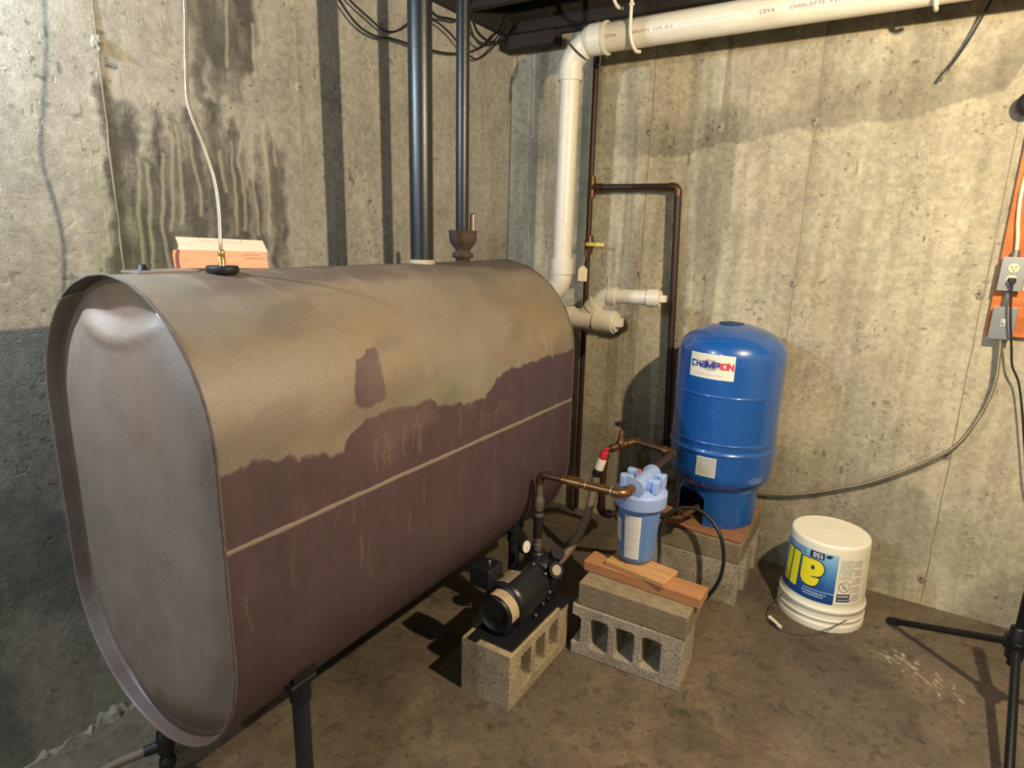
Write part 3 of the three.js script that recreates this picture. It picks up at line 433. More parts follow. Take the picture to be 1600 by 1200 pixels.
{
  const g = uprightBlock();
  placed('hollow_block', g, M.block, 'hollow concrete block on the floor under front of blue tank', 'concrete block', [1.294, 0, 0.394], 0);
  placed('hollow_block', g, M.block, 'hollow concrete block on the floor under rear of blue tank', 'concrete block', [1.294, 0, 0.176], 0);
  placed('solid_block', solidCap(BL, 0.09, BH), M.blockPale, 'solid concrete slab under front of blue tank', 'concrete block', [1.296, 0.195, 0.396], 0);
  placed('solid_block', solidCap(BL, 0.09, BH), M.blockPale, 'solid concrete slab under rear of blue tank', 'concrete block', [1.292, 0.195, 0.176], 0);
}
M.ply = std({ map: woodTex([160, 114, 80], [120, 81, 56], 512, 512, 3), roughness: 0.8 });
single('plywood_pad', box(0.375, 0.018, 0.40, 1.303, 0.295, 0.285, 0.006), M.ply, 'brown plywood pad between blocks and blue tank', 'board');
{
  const bx = 1.322, bz = 0.272, by = 0.305, t = thing('pressure_tank', 'blue steel well pressure tank standing on concrete blocks', 'tank', [bx, by, bz]);
  M.blue = phys({ color: 0x124f97, roughness: 0.32, clearcoat: 1, clearcoatRoughness: 0.05 });
  const rb = 0.219;
  const bead = (y, h = 0.004, w = 0.007) => [[rb, y - w], [rb + h * 0.8, y - w * 0.4], [rb + h, y], [rb + h * 0.8, y + w * 0.4], [rb, y + w]];
  part(t, 'body', lathe([[0.16, 0.165], [0.174, 0.172], [0.19, 0.182], [0.206, 0.20], [0.215, 0.222], [rb, 0.25], ...bead(0.343, 0.007, 0.010), [rb, 0.36], ...bead(0.385, 0.004), [rb, 0.45], ...bead(0.585), [rb, 0.70], [rb, 0.742], [rb - 0.004, 0.765], [rb - 0.016, 0.79], [rb - 0.036, 0.81], [rb - 0.066, 0.829], [rb - 0.105, 0.845], [rb - 0.15, 0.857], [0.03, 0.863], [0, 0.864]], [bx, by, bz], [0, 1, 0], 72), M.blue);
  // skirt with an access opening on the left front
  const open0 = 2.67, openW = 0.85; const skirt = grid(90, 10, (a, b) => { const f = open0 + openW / 2 + a * (2 * Math.PI - openW), y = b * 0.172, r = 0.170 + (b > 0.85 ? 0.004 : 0) - (b < 0.08 ? 0.002 : 0); return [bx + Math.sin(f + Math.PI) * -r * -1, by + y, bz + Math.cos(f + Math.PI) * r]; });
  M.blueDS = M.blue.clone(); M.blueDS.side = THREE.DoubleSide;
  part(t, 'skirt', skirt, M.blueDS);
  const fA = open0 + Math.PI; const lintel = grid(16, 4, (a, b) => { const f = fA + (a - 0.5) * openW, y = mix(0.172, 0.115 + 0.03 * (1 - Math.pow(Math.abs(a - 0.5) * 2, 4)), b), r = 0.171; return [bx + Math.sin(f) * r, by + y, bz + Math.cos(f) * r]; }); part(t, 'skirt_arch', lintel, M.blueDS);
  part(t, 'air_valve', merge([lathe([[0, 0.012], [0.012, 0.012], [0.014, 0.008], [0.014, -0.004]], [bx - 0.012, by + 0.857, bz + 0.01], [0, 1, 0], 20), lathe([[0, 0.006], [0.05, 0.004], [0.053, -0.006]], [bx - 0.012, by + 0.8595, bz + 0.01], [0, 1, 0], 30)]), std({ color: 0x1b3f63, roughness: 0.6 }), 'dark blue air valve cap');
  const wrap = (f0, f1, y0, y1, r, m, name, label) => part(t, name, grid(20, 2, (a, b) => { const f = mix(f0, f1, a); return [bx + Math.sin(f) * r, mix(y0, y1, b), bz + Math.cos(f) * r]; }), m, label);
  const lab = canvasTex(1024, 560, (g, w, h) => {
    g.fillStyle = '#ded7c6'; g.fillRect(0, 0, w, h); g.strokeStyle = '#efeade'; g.lineWidth = 12; g.strokeRect(6, 6, w - 12, h - 12);
    g.fillStyle = '#a9a59e'; g.beginPath(); g.ellipse(w * 0.49, h * 0.45, w * 0.2, h * 0.24, 0, 0, 7); g.fill(); g.strokeStyle = '#c9c4b8'; g.lineWidth = 5; for (let i = -2; i <= 2; i++) { g.beginPath(); g.ellipse(w * 0.49, h * 0.45, w * 0.2 * Math.abs(i) / 2.5 + 8, h * 0.24, 0, 0, 7); g.stroke(); g.beginPath(); g.moveTo(w * 0.3, h * (0.45 + i * 0.07)); g.lineTo(w * 0.68, h * (0.45 + i * 0.07)); g.stroke(); }
    // squared lettering built from strokes
    g.lineWidth = 38; g.lineJoin = 'miter'; const y0 = h * 0.34, y1 = h * 0.55, ym = (y0 + y1) / 2;
    const st = (c, segs) => { g.strokeStyle = c; for (const s of segs) { g.beginPath(); s.forEach(([x, y], i) => (i ? g.lineTo(x, y) : g.moveTo(x, y))); g.stroke(); } };
    const N = '#23307f', D = '#c8283c'; let x = 52;
    st(N, [[[x + 95, y0], [x, y0], [x, y1], [x + 95, y1]]]); x += 130;
    st(N, [[[x, y0 - 15], [x, y1 + 15]], [[x, ym], [x + 80, ym]], [[x + 80, y0 - 15], [x + 80, y1 + 15]]]); x += 120;
    st(N, [[[x, y0], [x + 95, y0], [x + 95, y1], [x, y1], [x, ym], [x + 95, ym]]]); x += 132;
    st(N, [[[x, y1 + 15], [x, y0], [x + 62, y1 - 8], [x + 124, y0], [x + 124, y1 + 15]]]); x += 165;
    st(N, [[[x, y1 + 15], [x, y0], [x + 92, y0], [x + 92, ym + 6], [x, ym + 6]]]); x += 132;
    st(D, [[[x, y0 - 15], [x, y1 + 15]]]); x += 42; st(D, [[[x, y0], [x + 88, y0], [x + 88, y1], [x, y1], [x, y0 - 15]]]); x += 128;
    st(D, [[[x, y1 + 15], [x, y0], [x + 90, y1], [x + 90, y0 - 15]]]);
    g.fillStyle = '#7d7970'; for (let i = 0; i < 34; i++) g.fillRect(w * (0.16 + i * 0.0185), h * 0.83, 10 + rnd() * 6, 12);
  });
  wrap(-0.565, 0.295, 0.962, 1.062, rb + 0.0008, std({ map: lab, roughness: 0.5 }), 'brand_label', 'cream label with blue and red lettering');
  const spec = canvasTex(256, 256, (g, w, h) => { g.fillStyle = '#b7b3a8'; g.fillRect(0, 0, w, h); g.fillStyle = '#8b887e'; for (let j = 0; j < 14; j++) for (let i = 0; i < 16; i++) if (rnd() > 0.25) g.fillRect(16 + i * 14, 22 + j * 15, 11, 5 + (j === 0 ? 6 : 0)); g.strokeStyle = '#d5d1c6'; g.lineWidth = 8; g.strokeRect(4, 4, w - 8, h - 8); });
  wrap(-0.215, 0.155, 0.548, 0.632, rb + 0.0008, std({ map: spec, roughness: 0.55 }), 'data_label', 'small grey data label');
}
// ---------------------------------------------------------------- filter and its pedestal
{
  const g = sideBlock([[-0.132, -0.058], [-0.036, 0.038], [0.06, 0.134]], true);
  placed('hollow_block', g, M.block, 'hollow concrete block on its side under the filter pedestal', 'concrete block', [1.247, 0.003, 1.032], 0.05);
  const g1 = sideBlock([[-0.132, -0.058], [-0.036, 0.038], [0.06, 0.134]].map(([a, b]) => [-b, -a]), false);
  placed('hollow_block', g1, M.blockPale, 'hollow concrete block on its side under the black pump', 'concrete block', [0.927, 0.003, 1.319], Math.PI / 2);
}
placed('solid_block', solidCap(BL, 0.089, BH, 0.006), M.blockPale, 'solid concrete slab carrying planks below the filter', 'concrete block', [1.262, 0.2005, 1.028], 0.02);
M.plank = std({ map: woodTex([186, 134, 92], [146, 97, 63], 512, 512, 5), roughness: 0.75 });
M.plank2 = std({ map: woodTex([206, 164, 110], [166, 120, 76], 512, 512, 9), roughness: 0.75 });
placed('plank', new RoundedBoxGeometry(0.44, 0.038, 0.092, 2, 0.003).translate(0, 0.019, 0), M.plank, 'orange brown lumber offcut lying on the concrete slab', 'plank', [1.262, 0.2905, 1.0], -0.015);
placed('plank', new RoundedBoxGeometry(0.235, 0.018, 0.115, 2, 0.003).translate(0, 0.009, 0), M.plank2, 'thin pale board under the filter housing', 'plank', [1.243, 0.329, 0.985], -0.13);
M.filterBody = phys({ color: 0x5f80b8, roughness: 0.5, clearcoat: 0.15, clearcoatRoughness: 0.4 });
M.filterCap = phys({ color: 0x93a8d8, roughness: 0.45, clearcoat: 0.2, clearcoatRoughness: 0.35 });
{
  const fx = 1.206, fz = 0.945, fy = 0.3475, t = thing('water_filter', 'light blue plastic water filter housing standing on pale board', 'water filter', [fx, fy, fz]);
  const prof = [[0, 0.0], [0.045, 0.0], [0.056, 0.006], [0.062, 0.018], [0.064, 0.03], [0.0755, 0.20], [0.0765, 0.235]];
  // ribbed sump
  const sump = grid(120, 40, (a, b) => { const n = prof.length - 1, q = b * n, i = Math.min(n - 1, Math.floor(q)), r0 = mix(prof[i][0], prof[i + 1][0], q - i), y = mix(prof[i][1], prof[i + 1][1], q - i), f = a * Math.PI * 2; const rib = Math.pow(Math.max(0, Math.cos(f * 8 + 0.4)), 18) * 0.0045 * (b > 0.35 && b < 0.97 ? 1 : 0); return [fx + Math.sin(f) * (r0 + rib), fy + y, fz + Math.cos(f) * (r0 + rib)]; });
  M.filterBody.side = THREE.DoubleSide; part(t, 'sump', sump, M.filterBody);
  part(t, 'cap', lathe([[0.078, 0.222], [0.091, 0.222], [0.094, 0.226], [0.0955, 0.268], [0.094, 0.274], [0.088, 0.277], [0.08, 0.283], [0.06, 0.291], [0.03, 0.294], [0, 0.294]], [fx, fy, fz], [0, 1, 0], 60), M.filterCap);
  // port boss along z and the four lugs that carry the bracket
  const py = fy + 0.308; part(t, 'port', merge([cyl([fx + 0.006, py, fz - 0.088], [fx + 0.006, py, fz + 0.082], 0.030, undefined, 30), cyl([fx + 0.006, py, fz + 0.072], [fx + 0.006, py, fz + 0.086], 0.034, undefined, 30), cyl([fx + 0.006, py, fz - 0.092], [fx + 0.006, py, fz - 0.076], 0.034, undefined, 30), box(0.03, 0.03, 0.10, fx + 0.006, fy + 0.292, fz, 0.006)]), M.filterCap);
  for (const [dx, dz] of [[-0.044, 0.034], [-0.044, -0.034], [0.052, 0.03], [0.052, -0.038]]) part(t, 'lug', merge([box(0.05, 0.042, 0.022, fx + dx, fy + 0.313, fz + dz, 0.006), box(0.022, 0.05, 0.036, fx + dx * 1.25, fy + 0.308, fz + dz, 0.006)]), M.filterCap);
  part(t, 'relief_button', lathe([[0, 0.012], [0.006, 0.010], [0.007, 0]], [fx - 0.012, fy + 0.337, fz - 0.002], [0, 1, 0], 16), std({ color: 0xb04a63, roughness: 0.5 }), 'small red relief button');
  const lab = canvasTex(256, 1024, (g, w, h) => { g.fillStyle = '#dedbd2'; g.fillRect(0, 0, w, h); g.fillStyle = '#85838a'; for (let j = 0; j < 64; j++) { if (j % 13 === 4 || j % 21 === 9) continue; const big = j % 16 === 2; for (let x = 22; x < w - 40; x += 0) { const l = 8 + rnd() * 26; g.globalAlpha = big ? 0.9 : 0.5; g.fillRect(x, 30 + j * 15, l, big ? 11 : 6); x += l + 6; } } g.globalAlpha = 1; });
  const lm = std({ map: lab, roughness: 0.6 }), wrap = (f0, f1, y0, y1) => grid(8, 8, (a, b) => { const f = mix(f0, f1, a), y = mix(y0, y1, b), r = mix(0.064, 0.0755, clamp((y - 0.03) / 0.17)) + 0.0052; return [fx + Math.sin(f) * r, fy + y, fz + Math.cos(f) * r]; });
  part(t, 'label', wrap(-0.3, 0.47, 0.03, 0.20), lm, 'tall white printed label'); part(t, 'label', wrap(-1.06, -0.52, 0.085, 0.175), lm, 'short white printed label');
}
// ---------------------------------------------------------------- water piping between pump, filter and tank
{
  const y = 0.672, z = 1.145, px = 0.897, fx = 1.202, fpy = 0.6545;
  const t = thing('pump_discharge_line', 'copper and brass pipe from black pump up to the filter', 'pipe', [px, 0.38, z]);
  M.blackRubber = std({ color: 0x141416, roughness: 0.6 });
  M.galv = std({ color: 0x8d8a84, roughness: 0.4, metalness: 0.8 });
  part(t, 'nipple', merge([cyl([px, 0.378, z], [px, 0.40, z], 0.0195, undefined, 24), cyl([px, 0.395, z], [px, 0.43, z], 0.0155, undefined, 24)]), M.galv, 'bright threaded nipple');
  part(t, 'hose_section', cyl([px, 0.425, z], [px, 0.535, z], 0.0175, undefined, 24), M.blackRubber, 'black hose section');
  part(t, 'clamp', merge([cyl([px, 0.512, z], [px, 0.524, z], 0.0192, undefined, 24), cyl([px, 0.53, z], [px, 0.545, z], 0.0165, undefined, 24)]), M.galv, 'steel hose clamp');
  part(t, 'union', lathe([[0.0165, 0], [0.021, 0.003], [0.021, 0.03], [0.0165, 0.034], [0.014, 0.05], [0.0125, 0.075], [0.0115, 0.105]], [px, 0.543, z], [0, 1, 0], 8), std({ color: 0x6f675c, roughness: 0.5, metalness: 0.6 }), 'grey hexagonal union');
  part(t, 'elbow', elbow([px, y, z], [0, 1, 0], [1, 0.02, -0.08], 0.022, 0.0135), M.copper);
  const end = V(fx - 0.01, fpy, fzv(0)); function fzv() { return 1.10; }
  const A = V(px + 0.02, y, z), B = V(fx, fpy + 0.001, 1.095), at = (f) => A.clone().lerp(B, f);
  part(t, 'copper_run', cyl(A, at(0.95), 0.0115, undefined, 20), M.copper);
  part(t, 'coupling', merge([cyl(at(0.22), at(0.30), 0.0145, undefined, 20), cyl(at(0.30), at(0.45), 0.0205, undefined, 8), cyl(at(0.45), at(0.52), 0.0145, undefined, 20)]), M.copperFit, 'brass hexagonal coupling');
  part(t, 'tee', merge([cyl(at(0.52), at(0.84), 0.0155, undefined, 20), cyl(at(0.66), at(0.66).add(V(0, 0.012, 0)), 0.012, undefined, 16)]), M.copperFit);
  const dir = B.clone().sub(A).normalize(); part(t, 'elbow', elbow([fx, fpy, 1.095], dir.toArray(), [0, 0, -1], 0.026, 0.0165), M.copperFit);
  for (const [a, b] of [[0.515, 0.53], [0.83, 0.85]]) part(t, 'solder_ring', cyl(at(a), at(b), 0.0167, undefined, 20), M.solder, 'pale solder ring');
  part(t, 'port_stub', cyl([fx, fpy, 1.075], [fx, fpy, 1.028], 0.0155, undefined, 20), M.copperFit);
}
{
  const fx = 1.202, y = 0.6545, z1 = 0.58, t = thing('filter_outlet_line', 'copper pipe loop with hand valve between filter and blue tank', 'pipe', [0.93, 0.3, 0.58]);
  part(t, 'run', cyl([fx, y, 0.86], [fx, y, z1 + 0.03], 0.0145, undefined, 20), M.copper);
  part(t, 'elbow', elbow([fx + 0.002, y, z1], [0, 0, -1], [-1, 0.06, 0.03], 0.026, 0.0165), M.copperFit);
  part(t, 'run', cyl([fx - 0.03, y + 0.002, z1], [1.055, y + 0.016, z1 + 0.006], 0.0135, undefined, 20), M.copper);
  part(t, 'elbow', elbow([1.035, y + 0.016, z1 + 0.006], [-1, 0, 0], [-0.75, -0.35, 0.5], 0.03, 0.0155), M.copperFit);
  // gate valve
  const vx = 0.985, vy = 0.648, vz = 0.612, v = part(t, 'valve_body', merge([cyl([1.01, vy + 0.012, vz - 0.018], [0.955, vy - 0.012, vz + 0.02], 0.0175, undefined, 18), lathe([[0, -0.02], [0.017, -0.014], [0.021, 0.004], [0.019, 0.02], [0.014, 0.024], [0.014, 0.038], [0.011, 0.042], [0.011, 0.062], [0.005, 0.066], [0.004, 0.092]], [vx, vy, vz])]), M.copperFit);
  const wh = [new THREE.TorusGeometry(0.025, 0.0045, 8, 30).rotateX(Math.PI / 2), new THREE.CylinderGeometry(0.008, 0.008, 0.01, 12)]; for (let i = 0; i < 4; i++) wh.push(new THREE.BoxGeometry(0.05, 0.004, 0.006).rotateY((i * Math.PI) / 4)); for (let i = 0; i < 8; i++) wh.push(new THREE.SphereGeometry(0.0062, 8, 6).translate(Math.cos((i * Math.PI) / 4) * 0.027, 0, Math.sin((i * Math.PI) / 4) * 0.027));
  part(v, 'hand_wheel', merge(wh).translate(vx, vy + 0.095, vz), M.blackIron, 'black hand wheel');
  part(t, 'elbow', elbow([0.928, 0.622, 0.635], [-0.75, -0.35, 0.5], [0, -1, 0], 0.03, 0.0155), M.copperFit);
  part(t, 'drop', cyl([0.928, 0.60, 0.635], [0.925, 0.43, 0.635], 0.0135, undefined, 20), M.copper);
  part(t, 'drain_cock', merge([cyl([0.925, 0.452, 0.635], [0.925, 0.415, 0.635], 0.017, undefined, 18), new THREE.SphereGeometry(0.0165, 18, 12).translate(0.925, 0.44, 0.645)]), M.copperFit);
  part(t, 'drop', cyl([0.925, 0.42, 0.635], [0.922, 0.35, 0.63], 0.0155, undefined, 20), M.copperDark);
  part(t, 'elbow', elbow([0.922, 0.325, 0.63], [0, -1, 0], [0.9, 0.1, -0.25], 0.025, 0.0165), M.copperDark);
  part(t, 'run', cyl([0.95, 0.33, 0.625], [1.205, 0.362, 0.555], 0.014, undefined, 18), M.copperDark);
  part(t, 'cross', merge([cyl([1.195, 0.36, 0.56], [1.255, 0.366, 0.545], 0.019, undefined, 18), cyl([1.24, 0.366, 0.548], [1.285, 0.378, 0.43], 0.0155, undefined, 18), cyl([1.235, 0.345, 0.55], [1.235, 0.395, 0.55], 0.014, undefined, 16)]), M.copperFit);
}
// grey brown suction hose with its red and white end
{
  const t = thing('suction_hose', 'thick brown grey plastic hose rising from behind black pump, red and white end', 'hose', [0.95, 0.26, 1.0]);
  part(t, 'hose', tube([[0.93, 0.283, 1.06], [0.935, 0.287, 1.02], [0.945, 0.315, 0.955], [0.957, 0.37, 0.89], [0.962, 0.44, 0.845], [0.963, 0.51, 0.82], [0.965, 0.565, 0.805]], 0.0165, 60, 16), std({ color: 0x6e5f50, roughness: 0.55 }));
  const d = [0.25, 1, -0.1]; part(t, 'collar', lathe([[0.0165, 0], [0.0195, 0.003], [0.0195, 0.026], [0.0165, 0.03]], [0.966, 0.57, 0.803], d), M.blackIron); part(t, 'white_sleeve', lathe([[0.0165, 0], [0.0185, 0.002], [0.0185, 0.045], [0.0165, 0.048]], [0.973, 0.598, 0.80], d), std({ color: 0xd9d2bd, roughness: 0.6 }), 'white plastic sleeve');
  part(t, 'red_cap', merge([lathe([[0.016, 0], [0.017, 0.03], [0.012, 0.036], [0, 0.037]], [0.984, 0.644, 0.7955], d), box(0.012, 0.012, 0.03, 0.996, 0.685, 0.792, 0.003)]), std({ color: 0xb8213a, roughness: 0.5 }), 'red plastic cap');
}
// ---------------------------------------------------------------- pump
{
  const x = 0.918, y = 0.285, t = thing('water_pump', 'black electric water pump lying on concrete block', 'pump', [x, 0.197, 1.3]);
  M.pump = phys({ color: 0x0d1014, roughness: 0.38, clearcoat: 0.3, clearcoatRoughness: 0.3 });
  part(t, 'base_plate', merge([box(0.165, 0.006, 0.36, x + 0.015, 0.2035, 1.315, 0.002), box(0.20, 0.006, 0.07, x + 0.02, 0.2045, 1.155, 0.002), box(0.04, 0.006, 0.10, x - 0.045, 0.205, 1.47, 0.002)]), M.blackIron);
  part(t, 'motor', merge([lathe([[0, 0], [0.060, 0], [0.072, 0.006], [0.080, 0.018], [0.082, 0.03], [0.082, 0.165], [0.0825, 0.168], [0.0825, 0.19], [0.076, 0.196], [0, 0.196]], [x, y, 1.41], [0, 0, -1], 48), box(0.09, 0.05, 0.09, x, 0.225, 1.36, 0.012)]), M.pump);
  const nc = part(t, 'end_bell', merge([lathe([[0.066, -0.005], [0.066, 0.048], [0.063, 0.056], [0.056, 0.058], [0.052, 0.05], [0.03, 0.044], [0.024, 0.05], [0, 0.05]], [x, y - 0.003, 1.405], [0, 0, 1], 48), box(0.05, 0.03, 0.045, x + 0.02, 0.219, 1.425, 0.006), ...[0, 1, 2, 3, 4].map((i) => box(0.004, 0.05, 0.006, x + 0.008 * i + 0.002, y - 0.02, 1.452, 0.0015))]), M.pump);
  const slip = canvasTex(512, 128, (g, w, h) => { g.fillStyle = '#b9a684'; g.fillRect(0, 0, w, h); g.fillStyle = '#8d7a5d'; for (let j = 0; j < 7; j++) for (let i = 0; i < 30; i++) if (rnd() > 0.3) g.fillRect(10 + i * 16.5, 12 + j * 16, 11, 5); g.strokeStyle = '#7d5c3c'; g.lineWidth = 5; for (let i = 0; i < 9; i++) { g.beginPath(); g.moveTo(rnd() * w * 0.4, rnd() * h); g.lineTo(rnd() * w * 0.4, rnd() * h); g.stroke(); } g.fillStyle = '#4a3d2e'; g.beginPath(); g.arc(w * 0.93, h * 0.45, 11, 0, 7); g.fill(); });
  const slipMat = std({ map: slip, roughness: 0.7, side: THREE.DoubleSide });
  part(nc, 'wrap_label', grid(24, 2, (a, b) => { const f = mix(-0.35, 1.75, a), r = 0.0668; return [x + Math.sin(f) * r, y - 0.003 + Math.cos(f) * r, mix(1.402, 1.45, b)]; }), slipMat, 'tan paper label wrapped round the end');
  const plate = canvasTex(256, 256, (g, w, h) => { g.fillStyle = '#8f8778'; g.fillRect(0, 0, w, h); g.fillStyle = '#c8a23c'; g.fillRect(0, 0, 74, 130); g.fillStyle = '#d2cbb8'; g.fillRect(80, 10, 60, 22); g.fillStyle = '#6b6458'; for (let j = 0; j < 11; j++) for (let i = 0; i < 11; i++) if (rnd() > 0.25) g.fillRect(86 + i * 15, 42 + j * 19, 11, 7); });
  part(t, 'data_plate', grid(10, 2, (a, b) => { const f = mix(-0.62, 0.12, a), r = 0.0828; return [x + Math.sin(f) * r, y + Math.cos(f) * r, mix(1.39, 1.305, b)]; }), std({ map: plate, roughness: 0.45, metalness: 0.2, side: THREE.DoubleSide }), 'metal data plate with yellow corner');
  part(t, 'pump_casing', merge([lathe([[0, 0], [0.064, 0], [0.078, 0.006], [0.0825, 0.02], [0.0825, 0.052], [0.079, 0.07], [0.068, 0.085], [0.045, 0.10], [0.03, 0.125], [0.026, 0.128], [0, 0.128]], [x + 0.004, y, 1.205], [0, 0, -1], 44), lathe([[0.036, 0], [0.036, 0.05], [0.03, 0.062], [0, 0.062]], [x - 0.021, y + 0.03, 1.147], [0, 1, 0], 28), box(0.11, 0.03, 0.07, x + 0.01, 0.215, 1.16, 0.008), cyl([x + 0.04, y + 0.03, 1.165], [x + 0.084, y + 0.058, 1.185], 0.034, 0.03, 26), cyl([x + 0.02, y + 0.04, 1.11], [x + 0.05, y + 0.082, 1.12], 0.028, 0.025, 24)]), M.pump);
  part(t, 'medallion', cyl([x + 0.083, y + 0.0575, 1.1846], [x + 0.0852, y + 0.0588, 1.1856], 0.0185, undefined, 26), std({ color: 0xa39a86, roughness: 0.5 }), 'round grey sticker');
  part(t, 'port_cap', merge([cyl([x + 0.048, y + 0.08, 1.1195], [x + 0.055, y + 0.090, 1.1225], 0.027, undefined, 30)]), M.pump);
  for (const [bx, by, bz] of [[0.065, 0.06, 1.232], [0.085, -0.005, 1.232], [0.06, -0.06, 1.232], [0.02, 0.088, 1.24], [0.07, -0.066, 1.30]]) part(t, 'bolt', lathe([[0, 0.008], [0.005, 0.007], [0.006, 0]], [x + bx, y + by, bz], [0.5, 0.3, 0.8], 6), M.galv, 'bright bolt head');
  // pressure switch box at the back of the motor
  const s = part(t, 'switch_box', merge([box(0.085, 0.075, 0.085, 0.835, 0.372, 1.375, 0.008), box(0.04, 0.04, 0.03, 0.868, 0.345, 1.35, 0.006)]), std({ color: 0x15171d, roughness: 0.42 }));
  part(s, 'cover_nut', lathe([[0, 0.014], [0.004, 0.014], [0.006, 0.010], [0.006, 0]], [0.845, 0.4095, 1.372], [0, 1, 0], 12), M.galv, 'bright cover nut');
  const gd = [1, 0.2, 0.15], gp = [0.872, 0.412, 1.215], g = part(t, 'pressure_gauge', merge([lathe([[0, 0], [0.024, 0.0], [0.026, 0.004], [0.026, 0.022], [0.023, 0.025], [0.022, 0.022]], gp, gd, 30), cyl([0.886, 0.37, 1.21], [0.886, 0.40, 1.213], 0.006)]), M.blackIron);
  const face = canvasTex(128, 128, (c) => { c.fillStyle = '#e6e0d0'; c.fillRect(0, 0, 128, 128); c.strokeStyle = '#3a342c'; c.lineWidth = 3; for (let i = 0; i < 17; i++) { const a = 2.4 + i * 0.28; c.beginPath(); c.moveTo(64 + Math.cos(a) * 46, 64 + Math.sin(a) * 46); c.lineTo(64 + Math.cos(a) * 56, 64 + Math.sin(a) * 56); c.stroke(); } c.lineWidth = 6; c.beginPath(); c.moveTo(64, 64); c.lineTo(88, 100); c.stroke(); });
  const disc = new THREE.CircleGeometry(0.0215, 28); disc.applyQuaternion(new THREE.Quaternion().setFromUnitVectors(V(0, 0, 1), v3(gd).normalize())); const o = v3(gd).normalize().multiplyScalar(0.0225); disc.translate(gp[0] + o.x, gp[1] + o.y, gp[2] + o.z); part(g, 'dial', disc, std({ map: face, roughness: 0.4 }), 'white gauge dial');
}
// black cord looping in front of the blue tank
single('power_cord', tube([[1.235, 0.20, 0.74], [1.221, 0.25, 0.70], [1.204, 0.336, 0.66], [1.219, 0.405, 0.62], [1.297, 0.437, 0.58], [1.364, 0.418, 0.58], [1.426, 0.363, 0.6], [1.455, 0.277, 0.62], [1.452, 0.192, 0.64], [1.419, 0.113, 0.66], [1.36, 0.04, 0.69], [1.28, 0.008, 0.74], [1.15, 0.008, 0.8], [1.0, 0.008, 0.95]], 0.0075, 120, 12), std({ color: 0x15161a, roughness: 0.4 }), 'black cord looping in front of blue tank', 'cord');

